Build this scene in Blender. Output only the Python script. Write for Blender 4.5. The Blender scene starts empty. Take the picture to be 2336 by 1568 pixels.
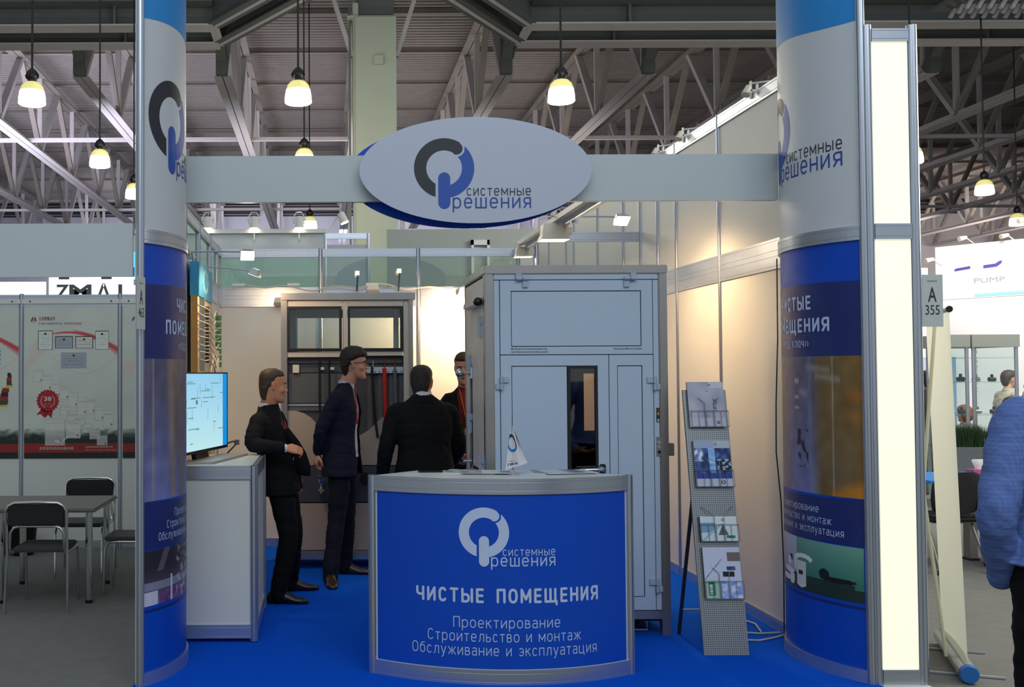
import bpy, bmesh, math, random
from mathutils import Vector as V, Matrix, noise
random.seed(7)
PI = math.pi
SC = bpy.context.scene
COL = SC.collection

# ---------------------------------------------------------------- camera
CAM_H = 1.70
cd = bpy.data.cameras.new('camera'); cam = bpy.data.objects.new('camera', cd); COL.objects.link(cam)
cd.sensor_width = 36; cd.sensor_fit = 'HORIZONTAL'
cd.lens = 2450 / 2336 * 36
cd.shift_x = (1168 - 740) / 2336
cd.clip_start = .05; cd.clip_end = 400
cam.matrix_world = Matrix.Translation((0, 0, CAM_H)) @ Matrix.Rotation(math.radians(90 + 1.59), 4, 'X') @ Matrix.Rotation(math.radians(-.25), 4, 'Z')
SC.camera = cam

# ---------------------------------------------------------------- world, exposure, big lights
w = bpy.data.worlds.new('hall_ambient'); SC.world = w; w.use_nodes = True
w.node_tree.nodes['Background'].inputs[0].default_value = (.80, .90, 1.0, 1)
w.node_tree.nodes['Background'].inputs[1].default_value = .46
SC.view_settings.view_transform = 'Standard'; SC.view_settings.look = 'None'
SC.view_settings.exposure = 0; SC.view_settings.gamma = 1; SC.view_settings.use_curve_mapping = False
SC.cycles.max_bounces = 8; SC.cycles.diffuse_bounces = 3; SC.cycles.glossy_bounces = 3
SC.cycles.transparent_max_bounces = 12
SC.cycles.use_denoising = True
SC.cycles.sample_clamp_indirect = 4

def area_light(name, loc, target, size, power, col, sy=None):
    l = bpy.data.lights.new(name, 'AREA'); l.energy = power; l.color = col
    l.shape = 'RECTANGLE'; l.size = size; l.size_y = sy or size
    o = bpy.data.objects.new(name, l); COL.objects.link(o); o.location = loc
    o.rotation_euler = (V(target) - V(loc)).to_track_quat('-Z', 'Y').to_euler()
    return o
def spot_light(name, loc, target, power, col, deg=110, r=.05, blend=.7):
    l = bpy.data.lights.new(name, 'SPOT'); l.energy = power; l.color = col
    l.spot_size = math.radians(deg); l.spot_blend = blend; l.shadow_soft_size = r
    o = bpy.data.objects.new(name, l); COL.objects.link(o); o.location = loc
    o.rotation_euler = (V(target) - V(loc)).to_track_quat('-Z', 'Y').to_euler()
    return o
WARM = (1.0, .66, .36)
# daylight-white hall lighting above the aisle in front of the stands
area_light('aisle_lights', (1.5, -4, 9), (1.5, 6, 1), 12, 620, (.80, .90, 1.0), 5)
# bright neighbouring stands on the right
area_light('right_stand_lights', (9.5, 12.0, 5.5), (9.5, 16, 2.0), 6, 620, (1, .95, .88), 2)
# fill lights added deep in the hall to brighten roof deck and far walls
area_light('left_hall_fill', (-18, 45, 6), (-18, 60, 16), 20, 5200, (.86, .84, 1.0), 10)
area_light('mid_hall_fill', (4, 50, 5), (4, 58, 16), 16, 1500, (1, .92, .84), 12)
area_light('far_hall_fill', (2, 80, 9), (2, 92, 14), 40, 5200, (.84, .85, 1.0), 6)
area_light('far_right_hall_fill', (45, 74, 7), (45, 92, 13), 30, 4200, (1, .86, .76), 6)
# fill light added on the right to brighten the roll-up banner
area_light('banner_fill', (6.2, 6.6, 3.6), (4.0, 6.3, .8), 2.2, 130, (1, .95, .84))
# halogen floods of the stand, and one added corner fill
spot_light('flood_left_near', (-.58, 8.0, 2.52), (-1.0, 8.3, 1.7), 34, WARM, 130)
spot_light('flood_left_far', (-.55, 8.9, 2.50), (-.3, 10.6, 1.6), 22, WARM, 140)
spot_light('flood_rail_big', (1.80, 8.35, 2.70), (2.95, 8.6, 1.2), 60, WARM, 150)
spot_light('flood_rail_far', (1.85, 9.9, 2.68), (1.2, 10.6, .6), 26, WARM, 150)
spot_light('flood_arm', (2.26, 8.1, 2.76), (2.95, 8.0, 1.2), 55, WARM, 140)
spot_light('storage_corner_fill', (2.45, 10.15, 2.85), (2.5, 10.6, 1.2), 60, WARM, 150)  # added without a fixture, brightens the corner seen through the cabinet window
spot_light('flood_corner', (1.36, 10.12, 2.40), (1.22, 10.6, 1.9), 95, WARM, 160)

# ---------------------------------------------------------------- materials
def lin(c):
    if isinstance(c, str):
        c = tuple(int(c[i:i + 2], 16) / 255 for i in (0, 2, 4))
    return tuple(x / 12.92 if x <= .04045 else ((x + .055) / 1.055) ** 2.4 for x in c)
MATS = {}
def mat(name, c, rough=.5, metal=0, var=.06, scale=30, bump=0, emit=0, spec=.5, stretch=None):
    if name in MATS: return MATS[name]
    m = bpy.data.materials.new(name); m.use_nodes = True; nt = m.node_tree; N = nt.nodes; L = nt.links
    b = N['Principled BSDF']; rgb = lin(c)
    b.inputs['Roughness'].default_value = rough; b.inputs['Metallic'].default_value = metal
    b.inputs['Specular IOR Level'].default_value = spec
    tc = N.new('ShaderNodeTexCoord'); nz = N.new('ShaderNodeTexNoise'); nz.inputs['Scale'].default_value = scale
    nz.inputs['Detail'].default_value = 4
    if stretch:
        mp = N.new('ShaderNodeMapping'); mp.inputs['Scale'].default_value = stretch
        L.new(tc.outputs['Object'], mp.inputs[0]); L.new(mp.outputs[0], nz.inputs['Vector'])
    else: L.new(tc.outputs['Object'], nz.inputs['Vector'])
    mx = N.new('ShaderNodeMix'); mx.data_type = 'RGBA'
    mx.inputs[6].default_value = (*[x * (1 - var) for x in rgb], 1); mx.inputs[7].default_value = (*[min(1, x * (1 + var)) for x in rgb], 1)
    L.new(nz.outputs[0], mx.inputs[0]); L.new(mx.outputs[2], b.inputs['Base Color'])
    if bump:
        bp = N.new('ShaderNodeBump'); bp.inputs['Strength'].default_value = bump; bp.inputs['Distance'].default_value = .01
        L.new(nz.outputs[0], bp.inputs['Height']); L.new(bp.outputs[0], b.inputs['Normal'])
    if emit:
        b.inputs['Emission Color'].default_value = (*rgb, 1); b.inputs['Emission Strength'].default_value = emit
    MATS[name] = m; return m
def print_mat(name, emit=0, rough=.45):
    m = bpy.data.materials.new(name); m.use_nodes = True; N = m.node_tree.nodes; L = m.node_tree.links
    b = N['Principled BSDF']; b.inputs['Roughness'].default_value = rough
    a = N.new('ShaderNodeAttribute'); a.attribute_name = 'print'
    L.new(a.outputs['Color'], b.inputs['Base Color'])
    if emit:
        L.new(a.outputs['Color'], b.inputs['Emission Color']); b.inputs['Emission Strength'].default_value = emit
        b.inputs['Base Color'].default_value = (0, 0, 0, 1)
        for l in list(b.inputs['Base Color'].links): L.remove(l)
        b.inputs['Base Color'].default_value = (.01, .01, .01, 1)
    return m
def glass_mat(name, tint, refl=.08, rough=.02):
    m = bpy.data.materials.new(name); m.use_nodes = True; N = m.node_tree.nodes; L = m.node_tree.links
    N.remove(N['Principled BSDF']); o = N['Material Output']
    t = N.new('ShaderNodeBsdfTransparent'); t.inputs[0].default_value = (*lin(tint), 1)
    g = N.new('ShaderNodeBsdfGlossy'); g.inputs['Roughness'].default_value = rough
    x = N.new('ShaderNodeMixShader'); x.inputs[0].default_value = refl
    L.new(t.outputs[0], x.inputs[1]); L.new(g.outputs[0], x.inputs[2]); L.new(x.outputs[0], o.inputs[0])
    return m

ALU = mat('anodised_aluminium', 'c3c9d2', .30, .85, .05, 60, stretch=(1, 1, .05))
ALU_DK = mat('aluminium_groove', '3c4046', .5, .6)
STEEL = mat('brushed_stainless_steel', 'a8a49f', .33, .85, .14, 5, stretch=(1, 1, .6))
CHROME = mat('chrome', 'd5d5d5', .12, 1, .02)
WHITE_PANEL = mat('white_melamine_panel', 'd3d3cb', .5, 0, .02, 8)
WHITE_PRINT = mat('white_vinyl_print', 'c9cccf', .45, 0, .02, 8)
FASCIA = mat('white_fascia_board', 'bcc3c3', .38, 0, .02, 8)
SKYBLUE = mat('sky_blue_print', '1a86cf', .45, 0, .04, 8)
BLUE = mat('blue_vinyl_print', '0448ba', .42, 0, .04, 6, spec=.3)
NAVY = mat('navy_vinyl_print', '18276a', .42, 0, .04, 6)
INK = mat('dark_print_ink', '23252f', .5)
LOGOBLUE = mat('logo_blue_ink', '2450a8', .5)
LETTERBLUE = mat('letter_blue_ink', '2f4699', .5)
LOGOWHITE = mat('light_grey_blue_ink', 'bccbe8', .5)
BLACK = mat('black_plastic', '0c0c0d', .4)
BLACKMETAL = mat('black_enamel', '141414', .35)
RUBBER = mat('black_rubber', '0a0a0a', .8)
WHITEPL = mat('white_plastic', 'd8d6ce', .4)
CABLE = mat('white_cable_sheath', 'c8c3b5', .5)
PRINT = print_mat('printed_picture'); SCREEN = print_mat('lit_screen_picture', 1.0)
GLASS_GREEN = glass_mat('green_tinted_glass', 'eff8f2', .10)
GLASS_CLEAR = glass_mat('clear_glass', 'eef6f4', .08)
GLASS_DARK = glass_mat('smoky_glass', 'd2c9bd', .10)

# ---------------------------------------------------------------- mesh helpers
class MB:
    def __init__(s): s.v = []; s.f = []
    def add(s, vs, fs):
        n = len(s.v); s.v += [V(p) for p in vs]; s.f += [tuple(i + n for i in f) for f in fs]; return s
    def box(s, x0, x1, y0, y1, z0, z1):
        return s.add([(x0, y0, z0), (x1, y0, z0), (x1, y1, z0), (x0, y1, z0), (x0, y0, z1), (x1, y0, z1), (x1, y1, z1), (x0, y1, z1)],
                     [(0, 3, 2, 1), (4, 5, 6, 7), (0, 1, 5, 4), (1, 2, 6, 5), (2, 3, 7, 6), (3, 0, 4, 7)])
    def bar(s, p0, p1, wd, ht, up=(0, 0, 1)):
        p0 = V(p0); p1 = V(p1); d = (p1 - p0).normalized(); u = V(up)
        if abs(d.dot(u)) > .98: u = V((0, 1, 0))
        a = d.cross(u).normalized() * wd / 2; b = a.cross(d).normalized() * ht / 2
        vs = [p + sa * a + sb * b for p in (p0, p1) for sa, sb in ((-1, -1), (1, -1), (1, 1), (-1, 1))]
        return s.add(vs, [(0, 1, 2, 3), (7, 6, 5, 4), (0, 4, 5, 1), (1, 5, 6, 2), (2, 6, 7, 3), (3, 7, 4, 0)])
    def tube(s, path, r, n=8, closed=False, caps=True):
        P = [V(p) for p in path]; m = len(P); vs = []; prev = None
        for i, p in enumerate(P):
            d = (P[(i + 1) % m] - P[i - 1]) if closed else (P[min(i + 1, m - 1)] - P[max(i - 1, 0)])
            if d.length < 1e-9: d = V((0, 0, 1))
            d.normalize()
            if prev is None:
                u = V((0, 0, 1)) if abs(d.z) < .9 else V((1, 0, 0)); a = d.cross(u).normalized()
            else:
                a = (prev - d * prev.dot(d)); a = a.normalized() if a.length > 1e-6 else prev
            prev = a; b = d.cross(a)
            rr = r[i] if isinstance(r, (list, tuple)) else r
            for k in range(n):
                t = 2 * PI * k / n; vs.append(p + a * math.cos(t) * rr + b * math.sin(t) * rr)
        fs = []
        for i in range(m if closed else m - 1):
            j = (i + 1) % m
            for k in range(n):
                l = (k + 1) % n; fs.append((i * n + k, i * n + l, j * n + l, j * n + k))
        if not closed and caps: fs += [tuple(range(n - 1, -1, -1)), tuple(range((m - 1) * n, m * n))]
        return s.add(vs, fs)
    def cyl(s, p0, p1, r, n=16, r2=None): return s.tube([p0, p1], [r, r if r2 is None else r2], n)
    def lathe(s, prof, c=(0, 0, 0), n=24, axis='Z'):
        c = V(c); vs = []; fs = []
        for (r, z) in prof:
            for k in range(n):
                t = 2 * PI * k / n
                q = V((r * math.cos(t), r * math.sin(t), z))
                if axis == 'Y': q = V((q.x, q.z, q.y))
                if axis == 'X': q = V((q.z, q.x, q.y))
                vs.append(c + q)
        for i in range(len(prof) - 1):
            for k in range(n):
                l = (k + 1) % n; fs.append((i * n + k, i * n + l, (i + 1) * n + l, (i + 1) * n + k))
        if prof[0][0] > 1e-4: fs.append(tuple(range(n - 1, -1, -1)))
        if prof[-1][0] > 1e-4: fs.append(tuple(range((len(prof) - 1) * n, len(prof) * n)))
        return s.add(vs, fs)
    def prism(s, poly, f0, f1):
        n = len(poly)
        vs = [f0(*p) for p in poly] + [f1(*p) for p in poly]
        fs = [tuple(range(n - 1, -1, -1)), tuple(range(n, 2 * n))] + [(i, (i + 1) % n, n + (i + 1) % n, n + i) for i in range(n)]
        return s.add(vs, fs)
    def loft(s, rings, caps=True, closed=False):
        n = len(rings[0]); vs = [p for r in rings for p in r]; fs = []
        m = len(rings)
        for i in range(m if closed else m - 1):
            j = (i + 1) % m
            for k in range(n):
                l = (k + 1) % n; fs.append((i * n + k, i * n + l, j * n + l, j * n + k))
        if caps and not closed: fs += [tuple(range(n - 1, -1, -1)), tuple(range((m - 1) * n, m * n))]
        return s.add(vs, fs)
    def grid(s, nu, nv, f):
        vs = [f(i / nu, j / nv) for j in range(nv + 1) for i in range(nu + 1)]
        fs = [(j * (nu + 1) + i, j * (nu + 1) + i + 1, (j + 1) * (nu + 1) + i + 1, (j + 1) * (nu + 1) + i) for j in range(nv) for i in range(nu)]
        return s.add(vs, fs)
    def sphere(s, c, r, n=12, sc=(1, 1, 1)):
        c = V(c); m = n // 2 + 1; vs = []; fs = []
        for i in range(1, m):
            a = PI * i / m
            for k in range(n):
                t = 2 * PI * k / n
                vs.append(c + V((r * sc[0] * math.sin(a) * math.cos(t), r * sc[1] * math.sin(a) * math.sin(t), r * sc[2] * math.cos(a))))
        for i in range(m - 2):
            for k in range(n):
                l = (k + 1) % n; fs.append((i * n + k, (i + 1) * n + k, (i + 1) * n + l, i * n + l))
        t0 = len(vs); vs += [c + V((0, 0, r * sc[2])), c - V((0, 0, r * sc[2]))]
        for k in range(n):
            l = (k + 1) % n; fs += [(t0, k, l), (t0 + 1, (m - 2) * n + l, (m - 2) * n + k)]
        return s.add(vs, fs)

WM = {}
def wmat(o): return WM.get(o.name, Matrix.Identity(4)) if o else Matrix.Identity(4)
def tag(o, label=None, cat=None, group=None, kind=None):
    if label: o['label'] = label
    if cat: o['category'] = cat
    if group: o['group'] = group
    if kind: o['kind'] = kind
    return o
def thing(name, loc, label=None, cat=None, group=None, kind=None, rz=0):
    o = bpy.data.objects.new(name, None); COL.objects.link(o); o.empty_display_size = .1
    o.location = loc; o.rotation_euler = (0, 0, rz)
    WM[o.name] = Matrix.Translation(loc) @ Matrix.Rotation(rz, 4, 'Z')
    return tag(o, label, cat, group, kind)
def obj(name, mb, m, parent=None, smooth=False, label=None, cat=None, group=None, kind=None, bevel=0, recalc=True, local=False):
    me = bpy.data.meshes.new(name); vs = mb.v
    if parent:
        if not local:
            inv = wmat(parent).inverted(); vs = [inv @ p for p in vs]
        base = None
    else:
        xs = [p.x for p in vs]; ys = [p.y for p in vs]; zs = [p.z for p in vs]
        base = V(((min(xs) + max(xs)) / 2, (min(ys) + max(ys)) / 2, min(zs))); vs = [p - base for p in vs]
    me.from_pydata([tuple(p) for p in vs], [], mb.f)
    if recalc or bevel:
        bm = bmesh.new(); bm.from_mesh(me)
        if recalc: bmesh.ops.recalc_face_normals(bm, faces=bm.faces)
        if bevel:
            es = [e for e in bm.edges if len(e.link_faces) == 2 and e.calc_face_angle(0) > .6]
            bmesh.ops.bevel(bm, geom=es, offset=bevel, segments=2, affect='EDGES', clamp_overlap=True)
        bm.to_mesh(me); bm.free()
    if smooth:
        me.polygons.foreach_set('use_smooth', [True] * len(me.polygons))
        if smooth != 'all': me.set_sharp_from_angle(angle=math.radians(40))
    me.materials.append(m)
    o = bpy.data.objects.new(name, me); COL.objects.link(o)
    if parent: o.parent = parent; WM[o.name] = wmat(parent)
    else: o.location = base; WM[o.name] = Matrix.Translation(base)
    return tag(o, label, cat, group, kind)
def copy_tree(o, loc=None, rz=None, parent=None, label=None, **kw):
    c = o.copy(); COL.objects.link(c)
    if parent: c.parent = parent
    for ch in o.children: copy_tree(ch, parent=c)
    if loc is not None: c.location = loc
    if rz is not None: c.rotation_euler = (0, 0, rz)
    if label: c['label'] = label
    for k, v in kw.items(): c[k] = v
    return c
def picture(name, nx, ny, func, mapf, parent, m=None, **kw):
    mb = MB().grid(nx, ny, mapf)
    o = obj(name, mb, m or PRINT, parent, recalc=False, **kw)
    me = o.data; at = me.color_attributes.new('print', 'FLOAT_COLOR', 'CORNER')
    data = []
    for j in range(ny):
        for i in range(nx):
            c = lin(func((i + .5) / nx, (j + .5) / ny)); data += [*c, 1] * 4
    at.data.foreach_set('color', data)
    return o
FONTCACHE = {}
def text2d(body, off=0):
    k = (body, off)
    if k in FONTCACHE: return FONTCACHE[k]
    c = bpy.data.curves.new('lettering', 'FONT'); c.body = body; c.offset = off; c.size = 1; c.resolution_u = 3
    o = bpy.data.objects.new('lettering', c); COL.objects.link(o); bpy.context.view_layer.update()
    dg = bpy.context.evaluated_depsgraph_get(); me = bpy.data.meshes.new_from_object(o.evaluated_get(dg))
    vs = [tuple(v.co) for v in me.vertices]; fs = [tuple(p.vertices) for p in me.polygons]
    bpy.data.objects.remove(o); bpy.data.curves.remove(c); bpy.data.meshes.remove(me)
    FONTCACHE[k] = (vs, fs); return vs, fs
def lettering(body, mapf, u, v, cap, width=None, align='C', off=0, parent=None, m=None, name='lettering', into=None):
    vs, fs = text2d(body, off); k = cap / .727
    xs = [p[0] for p in vs]; x0, x1 = min(xs), max(xs); kx = k if width is None else width / (x1 - x0)
    sh = {'C': -(x0 + x1) / 2, 'L': -x0, 'R': -x1}[align]
    mb = into or MB()
    mb.add([mapf(u + (p[0] + sh) * kx, v + p[1] * k) for p in vs], fs)
    if into is None: return obj(name, mb, m, parent, recalc=False)
# ---- rounded stroke lettering (the stand's own typeface is a round-ended grotesque)
def _se(a0, a1, x0=0, x1=1, y0=0, y1=1, p=2.5, n=None):
    n = n or max(6, int(abs(a1 - a0) / 11)); out = []
    for i in range(n + 1):
        t = math.radians(a0 + (a1 - a0) * i / n); c, s = math.cos(t), math.sin(t)
        out.append((x0 + (x1 - x0) * (.5 + .5 * math.copysign(abs(c) ** (2 / p), c)), y0 + (y1 - y0) * (.5 + .5 * math.copysign(abs(s) ** (2 / p), s))))
    return out
GL = {
 'о': (.78, [_se(0, 360)]), 'с': (.70, [_se(42, 318)]), 'е': (.76, [[(.03, .5), (1, .5)] + _se(8, 312)]),
 'э': (.70, [_se(138, -138), [(.38, .5), (.98, .5)]]), 'р': (.78, [[(0, 1), (0, -.42)], _se(0, 360)]),
 'а': (.70, [_se(140, 8, .04, 1, .42, 1) + [(1, 0)], [(1, .57), (.42, .57)] + _se(100, 260, 0, .8, 0, .57) + [(.45, 0), (.75, .02), (1, .16)]]),
 'и': (.76, [[(0, 1), (0, 0), (1, 1), (1, 0)]]), 'н': (.76, [[(0, 0), (0, 1)], [(1, 0), (1, 1)], [(0, .5), (1, .5)]]),
 'п': (.74, [[(0, 0), (0, 1), (1, 1), (1, 0)]]), 'т': (.70, [[(0, 1), (1, 1)], [(.5, 1), (.5, 0)]]),
 'м': (.96, [[(0, 0), (0, 1), (.5, .22), (1, 1), (1, 0)]]),
 'ы': (.98, [[(0, 1), (0, 0), (.3, 0)] + _se(-90, 90, .0, .66, 0, .57) + [(0, .57)], [(1, 1), (1, 0)]]),
 'ь': (.68, [[(0, 1), (0, 0), (.4, 0)] + _se(-90, 90, .0, 1, 0, .57) + [(0, .57)]]),
 'в': (.70, [[(0, 0), (0, 1), (.4, 1)] + _se(90, -90, 0, .9, .53, 1) + [(0, .53)], [(.4, .53)] + _se(90, -90, 0, 1, 0, .53) + [(0, 0)]]),
 'к': (.70, [[(0, 0), (0, 1)], [(.95, 1), (.05, .46)], [(.36, .62), (1, 0)]]),
 'л': (.78, [[(1, 0), (1, 1), (.30, 1), (.26, .45), (.20, .15), (.10, .02), (0, 0)]]),
 'д': (.86, [[(0, -.24), (0, 0), (1, 0), (1, -.24)], [(.86, 0), (.86, 1), (.36, 1), (.30, .45), (.16, 0)]]),
 'ж': (1.10, [[(.5, 0), (.5, 1)], [(0, 1), (.36, .52), (.5, .52)], [(0, 0), (.36, .52)], [(1, 1), (.64, .52), (.5, .52)], [(1, 0), (.64, .52)]]),
 'у': (.76, [[(0, 1), (.52, .02)], [(1, 1), (.50, -.10), (.36, -.34), (.12, -.42)]]),
 'ц': (.78, [[(0, 1), (0, 0), (1.17, 0), (1.17, -.26)], [(1, 1), (1, 0)]]), 'ш': (1.06, [[(0, 1), (0, 0), (1, 0), (1, 1)], [(.5, 1), (.5, 0)]]),
 'щ': (1.06, [[(0, 1), (0, 0), (1.13, 0), (1.13, -.24)], [(1, 1), (1, 0)], [(.5, 1), (.5, 0)]]),
 'ч': (.70, [[(0, 1), (0, .66)] + _se(190, 262, 0, 1, .42, .9) + [(1, .42)], [(1, 1), (1, 0)]]),
 'ю': (1.06, [[(0, 0), (0, 1)], [(0, .5), (.32, .5)], _se(0, 360, .32, 1)]),
 'я': (.70, [[(1, 0), (1, 1), (.5, 1)] + _se(90, 270, 0, .9, .43, 1) + [(1, .43)], [(.48, .43), (0, 0)]]),
 'ф': (.98, [_se(0, 360), [(.5, -.42), (.5, 1.36)]]),
 'б': (.78, [_se(0, 360, 0, 1, 0, .97), [(0, .5), (.02, .85), (.14, 1.15), (.42, 1.30), (.92, 1.36)]]),
 '‹': (.34, [[(1, .86), (0, .5), (1, .14)]]), '›': (.34, [[(0, .86), (1, .5), (0, .14)]]),
}
_caps = {'О': ('о', .66), 'С': ('с', .62), 'И': ('и', .64), 'Т': ('т', .62), 'Ы': ('ы', .84), 'П': ('п', .64), 'М': ('м', .78), 'Щ': ('щ', .90), 'Н': ('н', .64), 'Я': ('я', .62), 'Ч': ('ч', .62), 'К': ('к', .62)}
CAPG = {k: (w_, GL[b][1]) for k, (b, w_) in _caps.items()}
CAPG['Е'] = (.56, [[(1, 1), (0, 1), (0, 0), (1, 0)], [(0, .5), (.92, .5)]])
def strokes(body, mapf, u, v, cap, width=None, align='C', wt=.11, parent=None, m=None, name='lettering', gap=.20):
    """cap: cap height; lower case is .74 of it; wt: stroke weight as a share of cap height"""
    w = wt; x = 0; lines = []
    for ch in body:
        if ch == ' ': x += .34 + gap; continue
        H = 1.0 if ch in CAPG else .74
        W, G = CAPG[ch] if ch in CAPG else GL[ch]
        if ch not in CAPG: W *= .74
        for ln in G:
            lines.append([(x + w / 2 + a * (W - w), w / 2 + b * (H - w)) for a, b in ln])
        x += W + gap + (.10 if ch in 'щцЩ' else 0)
    x -= gap; k = cap; kx = k if width is None else width / x
    sh = {'C': -x / 2, 'L': 0, 'R': -x}[align]; mb = MB()
    P = lambda a, b: mapf(u + (a + sh) * kx, v + b * k)
    wy = w * k; wxs = w / 2
    def nrm(a, b): return ((P(a + .05, b) - P(a, b)).cross(P(a, b + .05) - P(a, b))).normalized()
    cnt = [0]
    def lifted(pts2):      # successive overlapping pieces sit a hair above each other
        cnt[0] += 1; n_ = nrm(*pts2[0]) * (.00012 * (cnt[0] % 9)); return [P(*q_) + n_ for q_ in pts2]
    def disc(c, h=wxs, n=10): mb.add(lifted([c] + [(c[0] + h * math.cos(2 * PI * i / n), c[1] + h * math.sin(2 * PI * i / n)) for i in range(n)]), [(0, i + 1, (i + 1) % n + 1) for i in range(n)])
    for ln in lines:
        pts = [ln[0]]
        for q in ln[1:]:
            d_ = math.hypot(q[0] - pts[-1][0], q[1] - pts[-1][1])
            if d_ < 1e-5: continue
            a = pts[-1]; ns = max(1, int(d_ / .45))
            for i in range(1, ns + 1): pts.append((a[0] + (q[0] - a[0]) * i / ns, a[1] + (q[1] - a[1]) * i / ns))
        runs = [[pts[0]]]
        for i in range(1, len(pts)):
            runs[-1].append(pts[i])
            if i < len(pts) - 1:
                a0 = math.atan2(pts[i][1] - pts[i - 1][1], pts[i][0] - pts[i - 1][0]); a1 = math.atan2(pts[i + 1][1] - pts[i][1], pts[i + 1][0] - pts[i][0])
                if abs((a1 - a0 + PI) % (2 * PI) - PI) > .5: runs.append([pts[i]])
        for r_ in runs:
            disc(r_[0]); disc(r_[-1]); L_ = []
            for i, p_ in enumerate(r_):
                a, b = r_[max(0, i - 1)], r_[min(len(r_) - 1, i + 1)]; dx, dy = b[0] - a[0], b[1] - a[1]; l = math.hypot(dx, dy) or 1
                nx, ny = -dy / l * wxs, dx / l * wxs; L_ += [(p_[0] - nx, p_[1] - ny), (p_[0] + nx, p_[1] + ny)]
            mb.add(lifted(L_), [(2 * i, 2 * i + 2, 2 * i + 3, 2 * i + 1) for i in range(len(r_) - 1)])
    return obj(name, mb, m, parent, recalc=False)

def logo(D, mapf, parent, cdark, cblue, cpill, ctext1, ctext2, with_text=True, lifts=(0, .0008)):
    ro, ri = .5, .297; cap = (.208, .327)
    def dist(r, t): return math.hypot(r * math.cos(t) - cap[0], r * math.sin(t) - cap[1])
    t_cap = math.atan2(cap[1], cap[0])
    def arc(f0, f1, mb):
        nr, nt = 3, 36
        def g(a, b):
            r = ri + (ro - ri) * b; t = f0(r) + (f1(r) - f0(r)) * a
            return mapf(r * math.cos(t) * D, r * math.sin(t) * D, lifts[0])
        mb.grid(nt, nr, g)
    a = MB(); arc(lambda r: t_cap, lambda r: PI + math.acos(.145 / r), a)
    n = 14; vs = [mapf(cap[0] * D, cap[1] * D, lifts[0])]
    for i in range(n + 1):
        t = t_cap - PI * i / n
        vs.append(mapf((cap[0] + .1015 * math.cos(t)) * D, (cap[1] + .1015 * math.sin(t)) * D, lifts[0]))
    a.add(vs, [(0, i + 2, i + 1) for i in range(n)])
    obj('logo_arc', a, cdark, parent, recalc=False)
    def start(r): return next(t_cap - k * .01 for k in range(120) if dist(r, t_cap - k * .01) > .14)
    b = MB(); arc(lambda r: -math.acos(.1 / r), start, b)
    obj('logo_arc', b, cblue, parent, recalc=False)
    p = []
    for i in range(13): t = PI * i / 12; p.append((.1 * math.cos(t), -.17 + .1 * math.sin(t)))
    for i in range(13): t = PI + PI * i / 12; p.append((.1 * math.cos(t), -.58 + .1 * math.sin(t)))
    c = MB()
    c.add([mapf(0, -.375 * D, lifts[1])] + [mapf(q[0] * D, q[1] * D, lifts[1]) for q in p], [(0, i + 1, (i + 1) % len(p) + 1) for i in range(len(p))])
    obj('logo_bar', c, cpill, parent, recalc=False)
    if with_text:
        mf = lambda u, v: mapf(u, v, lifts[0])
        strokes('системные', mf, .372 * D, -.464 * D, .13 / .74 * D, 1.065 * D, 'L', .095, parent, ctext1)
        strokes('решения', mf, .137 * D, -.674 * D, .185 / .74 * D, 1.30 * D, 'L', .10, parent, ctext2)
# ================================================================ THE HALL
FLOOR_M = mat('grey_carpet', '6f6e69', .95, 0, .16, 9, .25)
CARPET = mat('blue_needle_felt_carpet', '0050c8', 1, 0, .12, 60, .3, spec=.08)
HALLWALL = mat('painted_hall_wall', 'a3a2ab', .8, 0, .06, 1)
DECK = mat('galvanised_roof_deck', '8e8887', .55, .25, .12, 2)
TRUSS_M = mat('grey_painted_steel', 'b0adb0', .6, 0, .10, 3)  # lightened: light on chord and flange undersides is put into the colour
TRUSS_B = mat('brown_grey_steel', '837c78', .6, 0, .12, 3)
GIRDER_M = mat('dark_grey_girder_paint', '565b5b', .7, 0, .10, 2)
CONC = mat('pale_green_column_paint', 'a4ac9c', .75, 0, .05, 2)

obj('floor', MB().box(-60, 70, -14, 95, -.2, 0), FLOOR_M, kind='structure')
carpet = obj('floor_carpet', MB().box(-1.05, 2.99, 5.80, 10.66, 0, .006), CARPET, kind='structure')
obj('wall_far', MB().box(-60, 70, 92, 92.5, 0, 22), HALLWALL, kind='structure')
obj('wall_far_left', MB().box(-60.5, -60, 20, 92, 0, 22), HALLWALL, kind='structure')
obj('wall_far_right', MB().box(70, 70.5, 20, 92, 0, 22), HALLWALL, kind='structure')
# louvred windows high on the far wall
lv = thing('window_1', (0, 91.9, 15), kind='structure')
LV_D = mat('louvre_shadow', '23252b', .7)
for i in range(9):
    x = -30 + i * 10.1
    obj('louvre_backing', MB().box(x - 4.3, x + 4.3, 91.8, 91.95, 15.2, 16.4), LV_D, lv)
    for k in range(3): obj('louvre_slat', MB().bar((x - 4.3, 91.7, 15.35 + k * .38), (x + 4.3, 91.7, 15.35 + k * .38), .25, .05), TRUSS_B, lv)
# corrugated roof deck
mb = MB(); pts = []; y = 26.0; p = .38
while y < 92:
    pts += [(y, 16.70), (y + .15, 16.70), (y + .19, 16.86), (y + .34, 16.86)]; y += p
for (yy, zz) in pts: mb.v += [V((-60, yy, zz)), V((70, yy, zz))]
mb.f = [(2 * i, 2 * i + 1, 2 * i + 3, 2 * i + 2) for i in range(len(pts) - 1)]
obj('ceiling', mb, DECK, kind='structure', recalc=False)
# purlins under the deck
for i in range(11):
    y = 33 + i * 5.4
    t = thing('trim_1', (5, y, 16.3), kind='structure')
    obj('purlin_web', MB().box(-60, 70, y - .04, y + .04, 16.50, 16.7), TRUSS_B, t)
    obj('purlin_flange', MB().box(-60, 70, y - .09, y + .09, 16.47, 16.50), TRUSS_B, t)
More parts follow.
